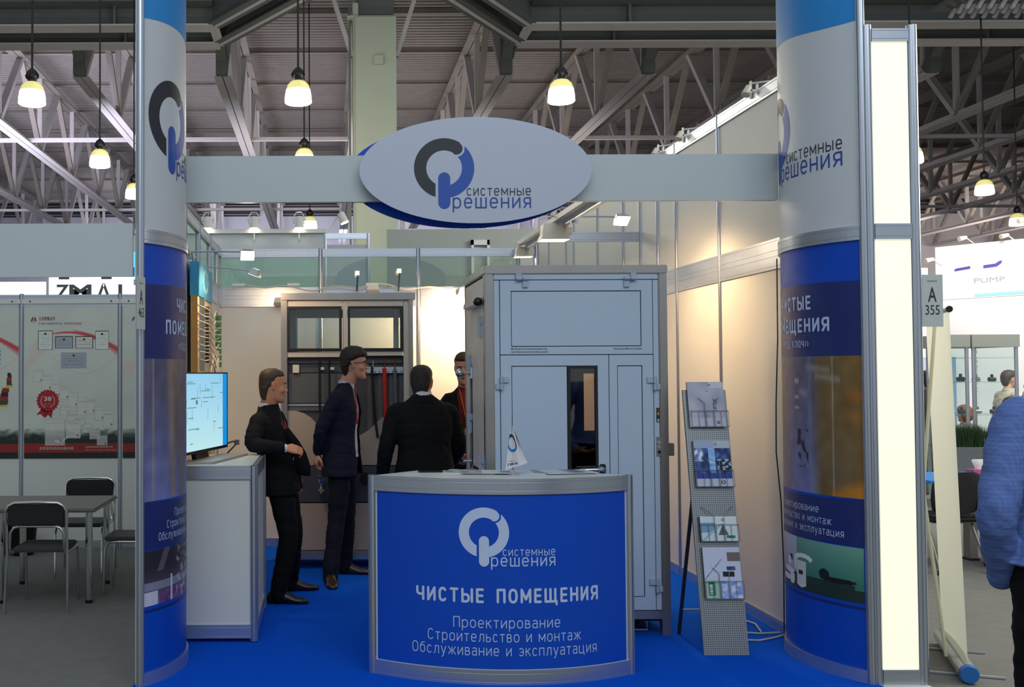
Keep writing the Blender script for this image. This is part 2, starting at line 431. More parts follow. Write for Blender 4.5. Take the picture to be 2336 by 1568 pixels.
# trusses running into the depth
TX = [1.45 + 5.05 * k for k in range(-6, 12)]
ordn = ['leftmost', 'second from left', 'third from left', 'fourth from left', 'fifth from left', 'sixth from left', 'seventh from left, over the green column',
        'just right of the green column', 'second right of the green column', 'third right of the green column', 'fourth right of the green column',
        'fifth right of the green column', 'sixth right of the green column', 'seventh right of the green column', 'eighth right of the green column', 'ninth right of the green column', 'tenth right of the green column', 'rightmost']
t0 = thing('roof_truss', (TX[0], 38, 12.3), 'x', 'truss', 'steel roof trusses running into the depth of the hall')
X0 = TX[0]
for s in (-1, 1):
    obj('lower_chord', MB().box(X0 + s * .16 - .14, X0 + s * .16 + .14, 38, 91.5, 12.3, 12.33).box(X0 + s * .04 - .012, X0 + s * .04 + .012, 38, 91.5, 12.33, 12.6), TRUSS_M, t0)
    obj('top_chord', MB().box(X0 + s * .17 - .15, X0 + s * .17 + .15, 34, 91.5, 16.0, 16.04).box(X0 + s * .04 - .012, X0 + s * .04 + .012, 34, 91.5, 16.04, 16.34), TRUSS_B, t0)
for i in range(9):
    y = 38.4 + i * 6.6
    obj('vertical', MB().bar((X0, y, 12.45), (X0, y, 16.1), .22, .16), TRUSS_M, t0)
    if i < 8:
        obj('diagonal', MB().bar((X0, y, 12.5), (X0, y + 3.3, 16.1), .30, .22), TRUSS_M, t0)
        obj('diagonal', MB().bar((X0, y + 6.6, 12.5), (X0, y + 3.3, 16.1), .24, .18), TRUSS_B, t0)
        obj('gusset_plate', MB().box(X0 - .02, X0 + .02, y - .5, y + .5, 12.4, 12.95), TRUSS_B, t0)
obj('diagonal', MB().bar((X0, 38.2, 12.5), (X0, 34.6, 15.9), .34, .26), GIRDER_M, t0)
obj('hanger', MB().box(X0 - .20, X0 + .20, 37.7, 38.0, 12.3, 13.6), GIRDER_M, t0)
obj('hanger', MB().bar((X0 + .45, 36, 15.3), (X0 + .1, 37.9, 12.9), .3, .2), GIRDER_M, t0)
for i, x in enumerate(TX):
    lab = 'grey steel lattice roof truss, %s of the row' % ordn[i]
    if i == 0: t0['label'] = lab
    else:
        c = copy_tree(t0, loc=(x, 38, 12.3), label=lab)
# bracing lines across the trusses
for i, y in enumerate((49, 70)):
    tag(obj('cross_brace', MB().bar((-60, y, 12.45), (70, y, 12.45), .22, .16), TRUSS_M), ['long grey steel tie crossing under the trusses, nearer one', 'long grey steel tie crossing under the trusses, farther one'][i], 'beam')
# dark transverse girders with bottom flanges coloured paler as if lit from below
for i, (y, zz) in enumerate(((32.7, 12.3), (34.5, 12.3))):
    for sd, (xa, xb) in enumerate(((-60, -3.35), (6.35, 70))):
        t = thing('roof_girder', ((xa + xb) / 2, y, zz), 'dark steel roof girder with pale bottom flange, %s one on the %s' % (['nearer', 'farther'][i], ['left', 'right'][sd]), 'girder')
        obj('bottom_flange', MB().box(xa, xb, y - .35, y + .35, zz, zz + .05), TRUSS_M, t)
        obj('web', MB().box(xa, xb, y - .03, y + .03, zz + .05, zz + 1.5), GIRDER_M, t)
        for k in range(7):
            xx = (xb - 3 - k * 6) if sd == 0 else (xa + 3 + k * 6)
            obj('stiffener', MB().box(xx - .04, xx + .04, y - .3, y - .03, zz + .05, zz + 1.5), GIRDER_M, t)
        obj('top_flange', MB().box(xa, xb, y - .7, y + .35, zz + .62, zz + .70), GIRDER_M, t)
for sd, (xa, xb, nm) in enumerate(((-3.35, 1.2, 'left'), (6.35, 1.9, 'right'))):
    for j, (ya, yb) in enumerate(((32.6, 26.0), (34.4, 27.6))):
        t = thing('roof_brace', (xa, ya, 12.3), 'dark diagonal steel brace at the top %s of the green column, %s one' % (nm, ['nearer', 'farther'][j]), 'beam')
        obj('bottom_flange', MB().bar((xa, ya, 12.34), (xb, yb, 12.34), .5, .05), GIRDER_M, t)
        obj('web', MB().bar((xa, ya, 12.8), (xb, yb, 12.8), .05, .9), GIRDER_M, t)
        obj('flange_lip', MB().bar((xa, ya, 12.32), (xb, yb, 12.32), .12, .06), TRUSS_M, t)
    obj('trim_2', MB().bar((xa, 32.6, 12.36), (xa, 34.6, 12.36), .3, .06), TRUSS_M, kind='structure')
# the pale green hall column behind the stand
t = thing('hall_column', (1.49, 31, 0), 'tall pale green hall column rising behind the oval sign', 'column')
obj('shaft', MB().box(.93, 2.10, 30.6, 31.5, 0, 11.95), CONC, t)
obj('pilaster', MB().box(.86, 1.02, 30.75, 31.4, 0, 12.4), CONC, t)
obj('pilaster', MB().box(.74, .80, 30.9, 31.2, 0, 12.4), mat('dark_green_grey_pipe', '5c645c', .6), t)
obj('capital', MB().box(.70, 2.12, 30.7, 31.6, 11.95, 12.02), CONC, t)
obj('capital', MB().box(.98, 2.05, 30.9, 31.4, 12.02, 13.4), GIRDER_M, t)
obj('access_box', MB().box(1.45, 1.72, 30.5, 30.62, 10.55, 10.8), CONC, t)
for s, nm in ((-1, 'left'), (1, 'right')):
    obj('knee_brace', MB().bar((1.49 + s * .65, 31, 10.9), (1.49 + s * 1.5, 31, 13.6), .16, .12), TRUSS_M, t)
# pendant lamps
LAMPGL = mat('glowing_lamp_glass', 'fff6dc', .3, 0, 0, emit=9)
LAMPTOP = mat('dim_yellow_lamp_glass', 'e3d98c', .3, 0, 0, emit=.7)
l0 = thing('pendant_lamp', (0, 0, 7.1), 'x', 'lamp', 'bell-shaped pendant lamps of the hall')
obj('reflector_crown', MB().lathe([(.075, 7.30), (.14, 7.28), (.205, 7.21), (.232, 7.12)], n=24), LAMPTOP, l0, smooth=True)
obj('reflector', MB().lathe([(.232, 7.12), (.252, 7.0), (.258, 6.88), (.235, 6.86), (.0, 6.84)], n=24), LAMPGL, l0, smooth=True)
obj('housing', MB().lathe([(.06, 7.27), (.08, 7.33), (.105, 7.36), (.11, 7.47), (.085, 7.51), (.03, 7.56), (.0, 7.57)], n=20).tube([(-.10, 0, 7.46), (-.125, 0, 7.42), (-.1, 0, 7.36)], .015).tube([(.10, 0, 7.46), (.125, 0, 7.42), (.1, 0, 7.36)], .015), BLACKMETAL, l0, smooth=True)
obj('hanging_rod', MB().cyl((0, 0, 7.56), (0, 0, 16.4), .022, 6), BLACKMETAL, l0)
LAMPS = [(-5.57, 20.4, 'upper left corner'), (-.48, 20.4, 'above the left part of the white fascia'), (4.55, 20.4, 'to the upper right of the oval sign'),
         (-5.57, 26.6, 'second down at the left, beside the left curved column'), (-.48, 26.6, 'half hidden by the top of the white fascia'), (14.65, 26.6, 'highest one right of the light box'),
         (-5.57, 31.4, 'third down at the left, cut off by the left curved column'), (19.4, 31.4, 'lower one right of the light box'),
         (-.5, 38.2, 'low down among the small white spotlights'), (24.75, 38.2, 'at the right edge above the white stand')]
for i, (x, y, s) in enumerate(LAMPS):
    lb = 'glowing bell pendant lamp, ' + s
    if i == 0: o = l0; l0.location = (x, y, 7.1); WM[l0.name] = Matrix.Translation((x, y, 7.1)); l0['label'] = lb
    else: o = copy_tree(l0, loc=(x, y, 7.1), label=lb)
    pl = bpy.data.lights.new('lamp_light', 'POINT'); pl.energy = 260; pl.color = (1, .93, .76); pl.shadow_soft_size = .2
    po = bpy.data.objects.new('lamp_light', pl); COL.objects.link(po); po.location = (x, y, 6.55)
# unlit-frame parts of the roof light fixture at the upper right
t = thing('cable_tray_cluster', (20.5, 31, 12.0), 'row of small ribbed fittings under the dark girder, upper right', 'fixture')
for j in range(3):
    for i in range(12):
        obj('rib', MB().bar((18.2 + i * .32, 30.9 - j * .4, 11.95), (18.35 + i * .32, 30.9 - j * .4, 12.2), .1, .1), TRUSS_M, t)
obj('carrier', MB().box(17.8, 22.2, 29.9, 31.2, 12.2, 12.3), GIRDER_M, t)

# ================================================================ EXHIBITION SYSTEM (posts, beams, panels)
def post_poly(r=.022):
    out = []
    for k in range(8):
        for dt, rr in ((-.30, 1), (-.10, 1), (-.08, .72), (.08, .72), (.10, 1)):
            t = 2 * PI * (k + .5) / 8 + dt
            out.append((r * rr * math.cos(t), r * rr * math.sin(t)))
    return out
PP = post_poly()
def post(x, y, z0, z1, parent, name='post', k=1):
    return obj(name, MB().prism(PP, lambda a, b: V((x + a * k, y + b * k, z0)), lambda a, b: V((x + a * k, y + b * k, z1))), ALU, parent)
def beam_section(h, t=.018):
    # thickness profile with two fine grooves, (offset, z)
    g = .003
    one = [(0, 0), (t, 0), (t, h * .16), (t - g, h * .17), (t - g, h * .20), (t, h * .21), (t, h * .79), (t - g, h * .80), (t - g, h * .83), (t, h * .84), (t, h), (0, h)]
    return one + [(-a, z) for a, z in reversed(one[1:-1])]
def beam(p0, p1, z, h, parent, name='rail', t=.018):
    p0 = V((p0[0], p0[1], 0)); p1 = V((p1[0], p1[1], 0)); d = (p1 - p0).normalized(); n = V((-d.y, d.x, 0))
    s = beam_section(h, t)
    return obj(name, MB().prism(s, lambda a, b: p0 + n * a + V((0, 0, z + b)), lambda a, b: p1 + n * a + V((0, 0, z + b))), ALU, parent)
def sheet(p0, p1, z0, z1, parent, m=WHITE_PANEL, t=.006, name='panel'):
    p0 = V((p0[0], p0[1], 0)); p1 = V((p1[0], p1[1], 0)); d = (p1 - p0).normalized(); n = V((-d.y, d.x, 0)) * t
    return obj(name, MB().add([p0 - n + V((0, 0, z0)), p1 - n + V((0, 0, z0)), p1 + n + V((0, 0, z0)), p0 + n + V((0, 0, z0)),
                               p0 - n + V((0, 0, z1)), p1 - n + V((0, 0, z1)), p1 + n + V((0, 0, z1)), p0 + n + V((0, 0, z1))],
                              [(0, 3, 2, 1), (4, 5, 6, 7), (0, 1, 5, 4), (1, 2, 6, 5), (2, 3, 7, 6), (3, 0, 4, 7)]), m, parent)
def run(parent, P, tiers, ends=(True, True)):
    """P: post positions; tiers: (kind, z0, z1, material)"""
    top = max(t[2] for t in tiers)
    for i, p in enumerate(P):
        if (i == 0 and not ends[0]) or (i == len(P) - 1 and not ends[1]): continue
        post(p[0], p[1], 0, top + .01, parent)
    for a, b in zip(P[:-1], P[1:]):
        d = (V((b[0], b[1])) - V((a[0], a[1]))).normalized() * .02
        a2 = (a[0] + d.x, a[1] + d.y); b2 = (b[0] - d.x, b[1] - d.y)
        for k, z0, z1, m in tiers:
            if k == 'rail': beam(a2, b2, z0, z1 - z0, parent)
            elif k == 'glass': sheet(a2, b2, z0, z1, parent, m, .003, 'glass_pane')
            else: sheet(a2, b2, z0, z1, parent, m)

wr = thing('wall_right', (2.97, 8.7, 0), kind='structure')
PR = [(2.97, y) for y in (6.90, 8.02, 9.0, 9.5, 10.03, 10.6, 11.6, 12.7, 13.1, 14.1, 15.1)]
TR = [('rail', .0, .08, None), ('panel', .08, 2.37, WHITE_PANEL), ('rail', 2.37, 2.47, None), ('rail', 2.47, 2.57, None), ('panel', 2.57, 3.53, WHITE_PANEL), ('rail', 3.53, 3.62, None)]
run(wr, PR, TR)
wb = thing('wall_back', (.96, 10.6, 0), kind='structure')
PB = [(-1.04, 10.6), (-.035, 10.6), (.93, 10.6), (1.92, 10.6), (2.93, 10.6)]
TB = [('rail', .0, .085, None), ('panel', .085, 2.36, WHITE_PANEL), ('rail', 2.36, 2.45, None), ('rail', 2.45, 2.55, None), ('glass', 2.55, 2.85, GLASS_GREEN), ('rail', 2.85, 2.93, None)]
run(wb, PB[:4], TB); run(wb, PB[3:], TB[:4], (False, False))
wl = thing('wall_left', (-1.03, 8.7, 0), kind='structure')
run(wl, [(-1.03, y) for y in (6.95, 7.9, 8.75, 9.6, 10.25, 10.6)], TB, (True, False))
# upper inner rail carrying the floods, and the small rear rail
t = thing('lighting_rail', (1.88, 8.5, 2.83), 'aluminium lighting rail running from the oval sign to the back wall', 'rail')
beam((1.88, 6.82), (1.88, 10.58), 2.84, .07, t, 'rail')
obj('rail_cover', MB().box(1.80, 1.845, 6.82, 10.0, 2.88, 2.92), WHITEPL, t)
t = thing('storage_frame', (2.5, 10.03, 0), 'slim aluminium frame standing behind the white airlock cabinet', 'frame')
post(1.99, 10.03, 0, 3.02, t); beam((2.0, 10.03), (2.95, 10.03), 2.92, .09, t)

# neighbouring stand, left
wn = thing('wall_neighbour', (-2.6, 10.62, 0), kind='structure')
run(wn, [(x, 10.62) for x in (-4.95, -3.97, -2.995, -2.02, -1.12)], [('rail', 0, .07, None), ('panel', .07, 2.37, WHITE_PANEL), ('rail', 2.37, 2.49, None)])
t = thing('neighbour_fascia', (-2.5, 5.9, 2.2), 'plain white fascia board over the left neighbouring stand', 'fascia')
obj('board', MB().box(-4.2, -1.05, 5.885, 5.90, 2.235, 2.53), FASCIA, t); beam((-4.2, 5.92), (-1.05, 5.92), 2.24, .05, t); beam((-4.2, 5.92), (-1.05, 5.92), 2.47, .05, t)
post(-4.2, 5.92, 0, 2.54, t)

# booths glimpsed behind the stand
GW = mat('pale_wall_board', 'b9bfc2', .6, 0, .03, 3)
t = thing('rear_stand_wall', (-1.5, 15.9, 0), 'long plain white wall of the stand behind, left of the green column', 'partition')
obj('board', MB().box(-4.0, .02, 15.9, 15.95, 0, 3.82), GW, t)
obj('board', MB().box(-4.0, -.1, 15.5, 15.55, 0, 3.35), mat('mint_wall_board', 'b5cfc4', .6, 0, .02, 3), t)
obj('cap_strip', MB().box(-4.0, .05, 15.84, 15.9, 3.78, 3.84), WHITEPL, t)
t = thing('rear_stand_partition', (.25, 14.8, 0), 'narrow white system panel just left of the green column', 'partition')
sheet((.02, 15.0), (.60, 15.0), 0, 3.5, t, GW); post(.02, 15.0, 0, 3.66, t); post(.62, 15.0, 0, 3.66, t); beam((.03, 15), (.6, 15), 3.58, .08, t)
t = thing('rear_grey_wall', (2.1, 17, 0), 'grey green wall right of the green column, behind the stand', 'partition')
obj('board', MB().box(1.0, 3.9, 17, 17.05, 0, 3.98), mat('grey_green_wall', '9fa49c', .7, 0, .03, 2), t)
obj('pilaster', MB().box(2.33, 2.37, 16.93, 17, 0, 3.8), WHITEPL, t); obj('pilaster', MB().box(2.58, 2.62, 16.93, 17, 0, 3.8), WHITEPL, t)
obj('cross_strip', MB().box(2.33, 2.62, 16.93, 17, 3.72, 3.8), WHITEPL, t)
# ================================================================ CURVED COLUMNS
RC = .784; HALF = math.radians(39.6); ARC = RC * 2 * HALF
def noise2(x, y, z=0): return noise.noise(V((x, y, z)))
def mixc(a, b, t): t = max(0, min(1, t)); return tuple(p + (q - p) * t for p, q in zip(a, b))
def ss(x, a, w_):      # soft line profile
    return max(0.0, 1 - abs(x - a) / w_) ** .8
def corridor(u, v):
    # printed photograph of a clean corridor with amber glass to the right
    c = mixc((.46, .48, .70), (.36, .35, .46), min(1, v * 1.3))
    if u > .66: c = mixc(c, mixc((.44, .36, .24), (.48, .36, .16), .5 + .5 * noise2(u * 5, v * 3)), min(1, (u - .66) * 12))
    c = mixc(c, (.42, .44, .62), .5 * ss(v, .22, .22) * (1 if u < .6 else .15))
    c = mixc(c, (.42, .37, .33), .7 * ss(u, .36 - .1 * (v - .5), .08))
    for a, wd, cc, k in ((.09, .010, (.62, .56, .46), .8), (.245 + .03 * (1 - v), .035 + .02 * v, (.58, .50, .40), .85), (.655, .022, (.46, .49, .58), .7), (.815, .006, (.66, .66, .64), .8), (.50, .01, (.40, .38, .44), .5), (.955, .03, (.55, .38, .12), .5)):
        c = mixc(c, cc, k * ss(u, a, wd))
    for y_, x0, x1 in ((.93, .62, .80), (.86, .70, .86), (.74, .56, .64)):
        if x0 < u < x1: c = mixc(c, (.62, .60, .58), .6 * ss(v, y_ - (u - x0) * .18, .035))
    if .51 < u < .56: c = mixc(c, (.78, .78, .76), .8 * max(ss(v, .82, .03), ss(v, .70, .02), ss(v, .62, .015)))
    e = noise2(u * 26, v * 15, 3)
    if .53 < u < .64 and .18 < v < .46 and e > 0: c = mixc(c, (.08, .08, .10), .9 * min(1, e * 4))
    c = mixc(c, (.72, .36, .10), .6 * ss(u, .95, .09) * ss(v, .71, .05)); c = mixc(c, (.74, .44, .10), .5 * ss(u, .94, .06) * ss(v, .57, .06))
    if u > .80: c = mixc(c, (.80, .48, .08), .75 * max(0, min(1, (.16 - v - (1 - u) * .5) * 14)))
    n = noise2(u * 14, v * 10, 7) * .06
    return tuple(max(0, min(1, q + n)) for q in c)
def lab_right(u, v):
    if u < .22: c = mixc((.30, .26, .24), (.50, .46, .44), noise2(u * 9, v * 6) + .4)
    else: c = mixc((.10, .36, .30), (.45, .66, .58), v * .8 + u * .15)
    if .22 < u < .50: c = mixc((.55, .57, .66), (.70, .72, .80), v)
    if .21 < u < .23: c = (.12, .30, .30)
    if .40 < u < .44 and .50 < v < .62: c = (.08, .08, .08)
    if v < .30 and .25 < u < .95: c = mixc(c, (.10, .14, .12), .8)
    def el(cx, cy, rx, ry): return ((u - cx) / rx) ** 2 + ((v - cy) / ry) ** 2 < 1
    if el(.37, .30, .09, .06) or el(.33, .14, .09, .06) or el(.43, .16, .04, .12) or el(.55, .12, .05, .08) or el(.39, .48, .03, .09): c = (.86, .87, .85)
    if .50 < u < .60 and .12 < v < .55: c = (.80, .82, .80)
    if el(.57, .62, .09, .08) and not el(.57, .57, .06, .05): c = (.88, .9, .88)
    if el(.48, .50, .015, .16): c = (.85, .86, .84)
    if .52 < u < .57 and .28 < v < .36: c = (.15, .15, .16)
    if el(.75, .42, .04, .09) or el(.84, .34, .12, .05): c = (.06, .07, .06)
    if u > .80 and v < .22: c = (.12, .20, .14)
    return c
def lab_left(u, v):
    c = mixc((.42, .40, .50), (.16, .14, .17), v * 1.4)
    if abs(v - .34) < .08: c = mixc(c, (.62, .62, .72), .7)
    if v < .22 and u > .25: c = mixc((.35, .20, .42), (.50, .35, .55), noise2(u * 12, v * 10) + .5)
    if v < .25 and u < .22: c = (.78, .78, .86)
    if abs(u - .45) < .02 and v < .48: c = (.80, .82, .88)
    if v > .6 and abs(u - (.25 + (v - .6) * .3)) < .05: c = (.35, .33, .38)
    if u > .55: c = mixc(c, (.75, .74, .78), max(0, min(.7, noise2(u * 12, v * 9, 2) * 2)))
    return c
def curved_column(name, side, wx, lab):
    s = side  # -1 left wall, +1 right wall
    cx = wx + s * RC * math.cos(HALF)
    def pt(a, z, l=0):
        """a: arc length from the reader's left to right"""
        ph = (a / ARC * 2 - 1) * HALF          # -HALF .. HALF, left to right for the reader
        r = RC + l
        return V((cx - s * r * math.cos(ph), 6.36 - s * r * math.sin(ph), z))
    t = thing(name, (wx, 6.36, 0), lab, 'column')
    def shell(nm, z0, z1, m, lift=0, th=.004, n=36, a0=0, a1=ARC):
        mb = MB(); ring = [[pt(a0 + (a1 - a0) * i / n, z0, lift), pt(a0 + (a1 - a0) * i / n, z1, lift), pt(a0 + (a1 - a0) * i / n, z1, lift - th), pt(a0 + (a1 - a0) * i / n, z0, lift - th)] for i in range(n + 1)]
        mb.loft(ring); return obj(nm, mb, m, t, smooth=True)
    ztop = 4.15
    shell('upper_panel', 2.50, ztop - .07, WHITE_PRINT)
    shell('lower_panel', .075, 2.42, BLUE)
    # curved trims with grooves
    for z0, h in ((0, .075), (2.42, .08), (ztop - .07, .07)):
        n = 36; sec = [(0, 0), (.012, 0), (.012, h * .2), (.009, h * .21), (.009, h * .25), (.012, h * .26), (.012, h * .74), (.009, h * .75), (.009, h * .79), (.012, h * .8), (.012, h), (0, h), (-.02, h), (-.02, 0)]
        obj('curved_trim', MB().loft([[pt(ARC * i / n, z0 + b, a) for a, b in sec] for i in range(n + 1)]), ALU, t, smooth=True)
    # prints on the vinyl
    def patch(nm, z0f, z1f, m, lift, n=36, rows=1):
        return obj(nm, MB().grid(n, rows, lambda u, v: pt(u * ARC, z0f(u) + (z1f(u) - z0f(u)) * v, lift)), m, t, recalc=False)
    wave = (lambda u: 3.665 + .03 * math.sin(u * 5))
    patch('sky_blue_band', wave, lambda u: ztop - .07, SKYBLUE, .0012)
    patch('navy_band', lambda u: 1.785, lambda u: 2.195 + .01 * math.sin(u * 3), NAVY, .0012)
    patch('navy_band', lambda u: .735, lambda u: 1.0 - .015 * math.sin(u * 3), NAVY, .0012)
    patch('navy_band', lambda u: .395, lambda u: .41, NAVY, .0012)
    picture('corridor_photo', 150, 110, corridor, lambda u, v: pt(u * ARC, 1.0 + (1.785 - 1.0) * v, .0010), t)
    if s > 0: picture('laboratory_photo', 150, 60, lab_right, lambda u, v: pt(.05 + u * (ARC - .08), .43 + .30 * v, .0016), t)
    else: picture('laboratory_photo', 150, 60, lambda u, v: lab_left(min(1, u * 1.7), v), lambda u, v: pt(.01 + u * (ARC - .08), .43 + .30 * v, .0016), t)
    D = .45; ca = .285 if s < 0 else .325
    logo(D, lambda u, v, l=0: pt(ca + u, 3.148 + v, .0012 + l), t, INK, LOGOBLUE, LOGOBLUE, INK, LETTERBLUE)
    f = lambda u, v: pt(ARC / 2 + u, v, .0022)
    LB = LOGOWHITE
    strokes('ЧИСТЫЕ', f, 0, 2.055, .082, .39, 'C', .175, t, LB)
    strokes('ПОМЕЩЕНИЯ', f, 0, 1.925, .082, .66, 'C', .175, t, LB)
    strokes('‹‹под ключ››', f, 0, 1.838, .056, .34, 'C', .12, t, LB)
    strokes('Проектирование', f, 0, .895, .046, .46, 'C', .10, t, LB)
    strokes('Строительство и монтаж', f, 0, .835, .046, .64, 'C', .10, t, LB)
    strokes('Обслуживание и эксплуатация', f, 0, .775, .046, .80, 'C', .10, t, LB)
    # posts at both ends, double at the front
    post(wx, 5.86, 0, ztop + .02, t); post(wx + s * .02, 6.86, 0, ztop + .02, t)
    # flat back board along the wall line
    obj('back_board', MB().box(wx + s * .03 - .004, wx + s * .03 + .004, 5.90, 6.84, 0, ztop), WHITE_PANEL, t)
    return t
curved_column('curved_column', -1, -1.005, 'curved blue and white corner column on the left, beside the information desk')
curved_column('curved_column', 1, 2.955, 'curved blue and white corner column on the right, beside the glowing light box')

# light box beside the right column
LB_E = mat('backlit_cream_acrylic', 'faf6da', .4, 0, 0, emit=.66)
t = thing('light_box', (3.10, 5.86, 0), 'tall narrow glowing cream light box right of the right column', 'light box')
for x in (2.985, 3.235): post(x, 5.86, 0, 3.60, t, k=1.25)
post(3.235, 6.15, 0, 3.60, t)
beam((3.01, 5.86), (3.21, 5.86), 0.0, .085, t); beam((3.01, 5.86), (3.21, 5.86), 2.42, .085, t); beam((3.01, 5.86), (3.21, 5.86), 3.51, .07, t)
for z0, z1 in ((.085, 2.42), (2.505, 3.51)):
    obj('diffuser', MB().box(3.012, 3.208, 5.855, 5.862, z0, z1), LB_E, t)
    obj('back_panel', MB().box(3.012, 3.208, 6.14, 6.15, z0, z1), WHITE_PANEL, t)
    obj('side_panel', MB().box(3.232, 3.238, 5.89, 6.13, z0, z1), WHITE_PANEL, t)
obj('foot', MB().box(2.995, 3.25, 5.80, 5.90, 0.0, .005), WHITEPL, t)

# stand number plates
PLATE = mat('grey_white_plate', 'c6cac4', .5); PLATEINK = mat('plate_ink', '34373b', .6)
def plate(x, y, ang, num, lab):
    t = thing('number_plate', (x, y, 1.94), lab, 'sign', rz=ang)
    W, H = .118, .285
    obj('plate', MB().box(0, W, -.003, .0, 0, H), PLATE, t, local=True, bevel=.001)
    f = lambda u, v: V((W / 2 + u, -.0040, v))
    lettering('A', f, 0, .137, .082, .048, 'C', .012, None, PLATEINK, into=(m1 := MB()))
    obj('letter', m1, PLATEINK, t, recalc=False, local=True)
    lettering(num, f, 0, .066, .055, .078, 'C', .004, None, PLATEINK, into=(m2 := MB()))
    obj('number', m2, PLATEINK, t, recalc=False, local=True)
    strokes('экспоцентр', lambda u, v: wmat(t) @ f(u, v), 0, .246, .009, .052, 'C', .13, t, PLATEINK, 'small_print')
    for z_ in (.02, .235): obj('clamp', MB().box(-.012, .006, .0, .012, z_, z_ + .03), ALU, t, local=True)
plate(3.262, 5.86, 0, '355', 'grey number plate reading A 355 on the right of the light box')
plate(-1.0, 5.715, math.radians(78), '463', 'grey number plate reading A 463 left of the left column')

# ================================================================ FASCIA AND OVAL SIGN
t = thing('fascia_board', (.96, 6.70, 2.7), 'long plain white fascia board spanning between the two curved columns', 'fascia')
obj('board', MB().box(-.893, 2.843, 6.69, 6.70, 2.772, 3.063), FASCIA, t)
for z in (2.772, 3.006): beam((-.89, 6.72), (2.84, 6.72), z, .055, t)
SIGNW = mat('oval_sign_white', 'b9bfcd', .38, 0, .02, 8)
t = thing('oval_sign', (.938, 6.60, 2.6), 'large white oval sign with dark and blue ring logo, hung on the fascia', 'sign')
def ell(cx, cz, a, b, y0, y1, nm, m, n=96):
    poly = [(cx + a * math.cos(2 * PI * i / n), cz + b * math.sin(2 * PI * i / n)) for i in range(n)]
    obj(nm, MB().prism(poly, lambda x, z: V((x, y0, z)), lambda x, z: V((x, y1, z))), m, t)
ell(.938, 2.952, .717, .330, 6.60, 6.61, 'white_oval', SIGNW)
ell(.897, 2.942, .751, .331, 6.755, 6.765, 'blue_oval', BLUE)
for dx in (-.4, .4): obj('spacer', MB().cyl((.94 + dx, 6.61, 2.9), (.94 + dx, 6.689, 2.9), .012), ALU, t); obj('spacer', MB().cyl((.94 + dx, 6.74, 2.86), (.94 + dx, 6.755, 2.86), .012), ALU, t)
logo(.372, lambda u, v, l=0: V((.744 + u, 6.5985 - l, 2.964 + v)), t, INK, LOGOBLUE, LOGOBLUE, INK, LETTERBLUE)

# ================================================================ FRONT COUNTER
t = thing('reception_counter', (.99, 6.1, 0), 'blue curved-front reception counter with white ring logo in the foreground', 'counter')
CL, CR = (.27, 6.135), (1.712, 6.085)
mid = ((CL[0] + CR[0]) / 2, (CL[1] + CR[1]) / 2); dx_, dy_ = CR[0] - CL[0], CR[1] - CL[1]; ch = math.hypot(dx_, dy_); sag = .235
RR = (ch * ch / 4 + sag * sag) / (2 * sag); ha = math.asin(ch / 2 / RR); nrm = V((dy_, -dx_, 0)).normalized(); tg = V((dx_, dy_, 0)).normalized()
cc = V((mid[0], mid[1], 0)) - nrm * (RR - sag)
def cp(a, z, l=0):     # a in -1..1
    th = a * ha; r = RR + l
    return cc + nrm * r * math.cos(th) + tg * r * math.sin(th) + V((0, 0, z))
CN = 44
def csec(nm, sec, m, a0=-1, a1=1): obj(nm, MB().loft([[cp(a0 + (a1 - a0) * i / CN, b, a) for a, b in sec] for i in range(CN + 1)]), m, t, smooth=True)
def tsec(z, h): return [(0, z), (.014, z), (.014, z + h * .22), (.011, z + h * .23), (.011, z + h * .27), (.014, z + h * .28), (.014, z + h * .76), (.011, z + h * .77), (.011, z + h * .81), (.014, z + h * .82), (.014, z + h), (0, z + h)]
csec('curved_trim', tsec(0, .085), ALU); csec('curved_trim', tsec(1.035, .085), ALU)
csec('front_panel', [(-.006, .085), (.002, .085), (.002, 1.035), (-.006, 1.035)], WHITE_PRINT)
obj('blue_print', MB().grid(60, 1, lambda u, v: cp(-.957 + 1.914 * u, .088 + .945 * v, .0028)), BLUE, t, recalc=False)
cs = lambda u, v, l=0: cp(u / (RR * ha), v, .0038 + l)
logo(.272, lambda u, v, l=0: cs(-.118 + u, .828 + v, l), t, LOGOWHITE, LOGOWHITE, LOGOWHITE, LOGOWHITE, LOGOWHITE)
strokes('ЧИСТЫЕ', cs, -.308, .445, .080, .375, 'C', .175, t, LOGOWHITE)
strokes('ПОМЕЩЕНИЯ', cs, .240, .445, .080, .585, 'C', .175, t, LOGOWHITE)
strokes('Проектирование', cs, .005, .310, .060, .585, 'C', .085, t, LOGOWHITE)
strokes('Строительство и монтаж', cs, -.005, .235, .060, .85, 'C', .085, t, LOGOWHITE)
strokes('Обслуживание и эксплуатация', cs, 0, .160, .060, 1.04, 'C', .085, t, LOGOWHITE)
BL, BR = (.56, 6.44), (1.36, 6.40)
post(CL[0], CL[1], 0, 1.12, t, k=1.15); post(CR[0], CR[1], 0, 1.12, t, k=1.15); post(BL[0], BL[1], 0, 1.11, t); post(BR[0], BR[1], 0, 1.11, t)
ring = [cp(-1 + 2 * i / CN, 0) for i in range(CN + 1)] + [V((BR[0], BR[1], 0)), V((BL[0], BL[1], 0))]
obj('counter_top', MB().prism([(p.x, p.y) for p in ring], lambda a, b: V((a, b, 1.095)), lambda a, b: V((a, b, 1.117))), mat('white_counter_laminate', 'c9cdc9', .35, 0, .02), t)
for a, b in ((CL, BL), (BL, BR), (BR, CR)):
    sheet(a, b, .07, 1.04, t); beam(a, b, 0, .07, t); beam(a, b, 1.035, .06, t)

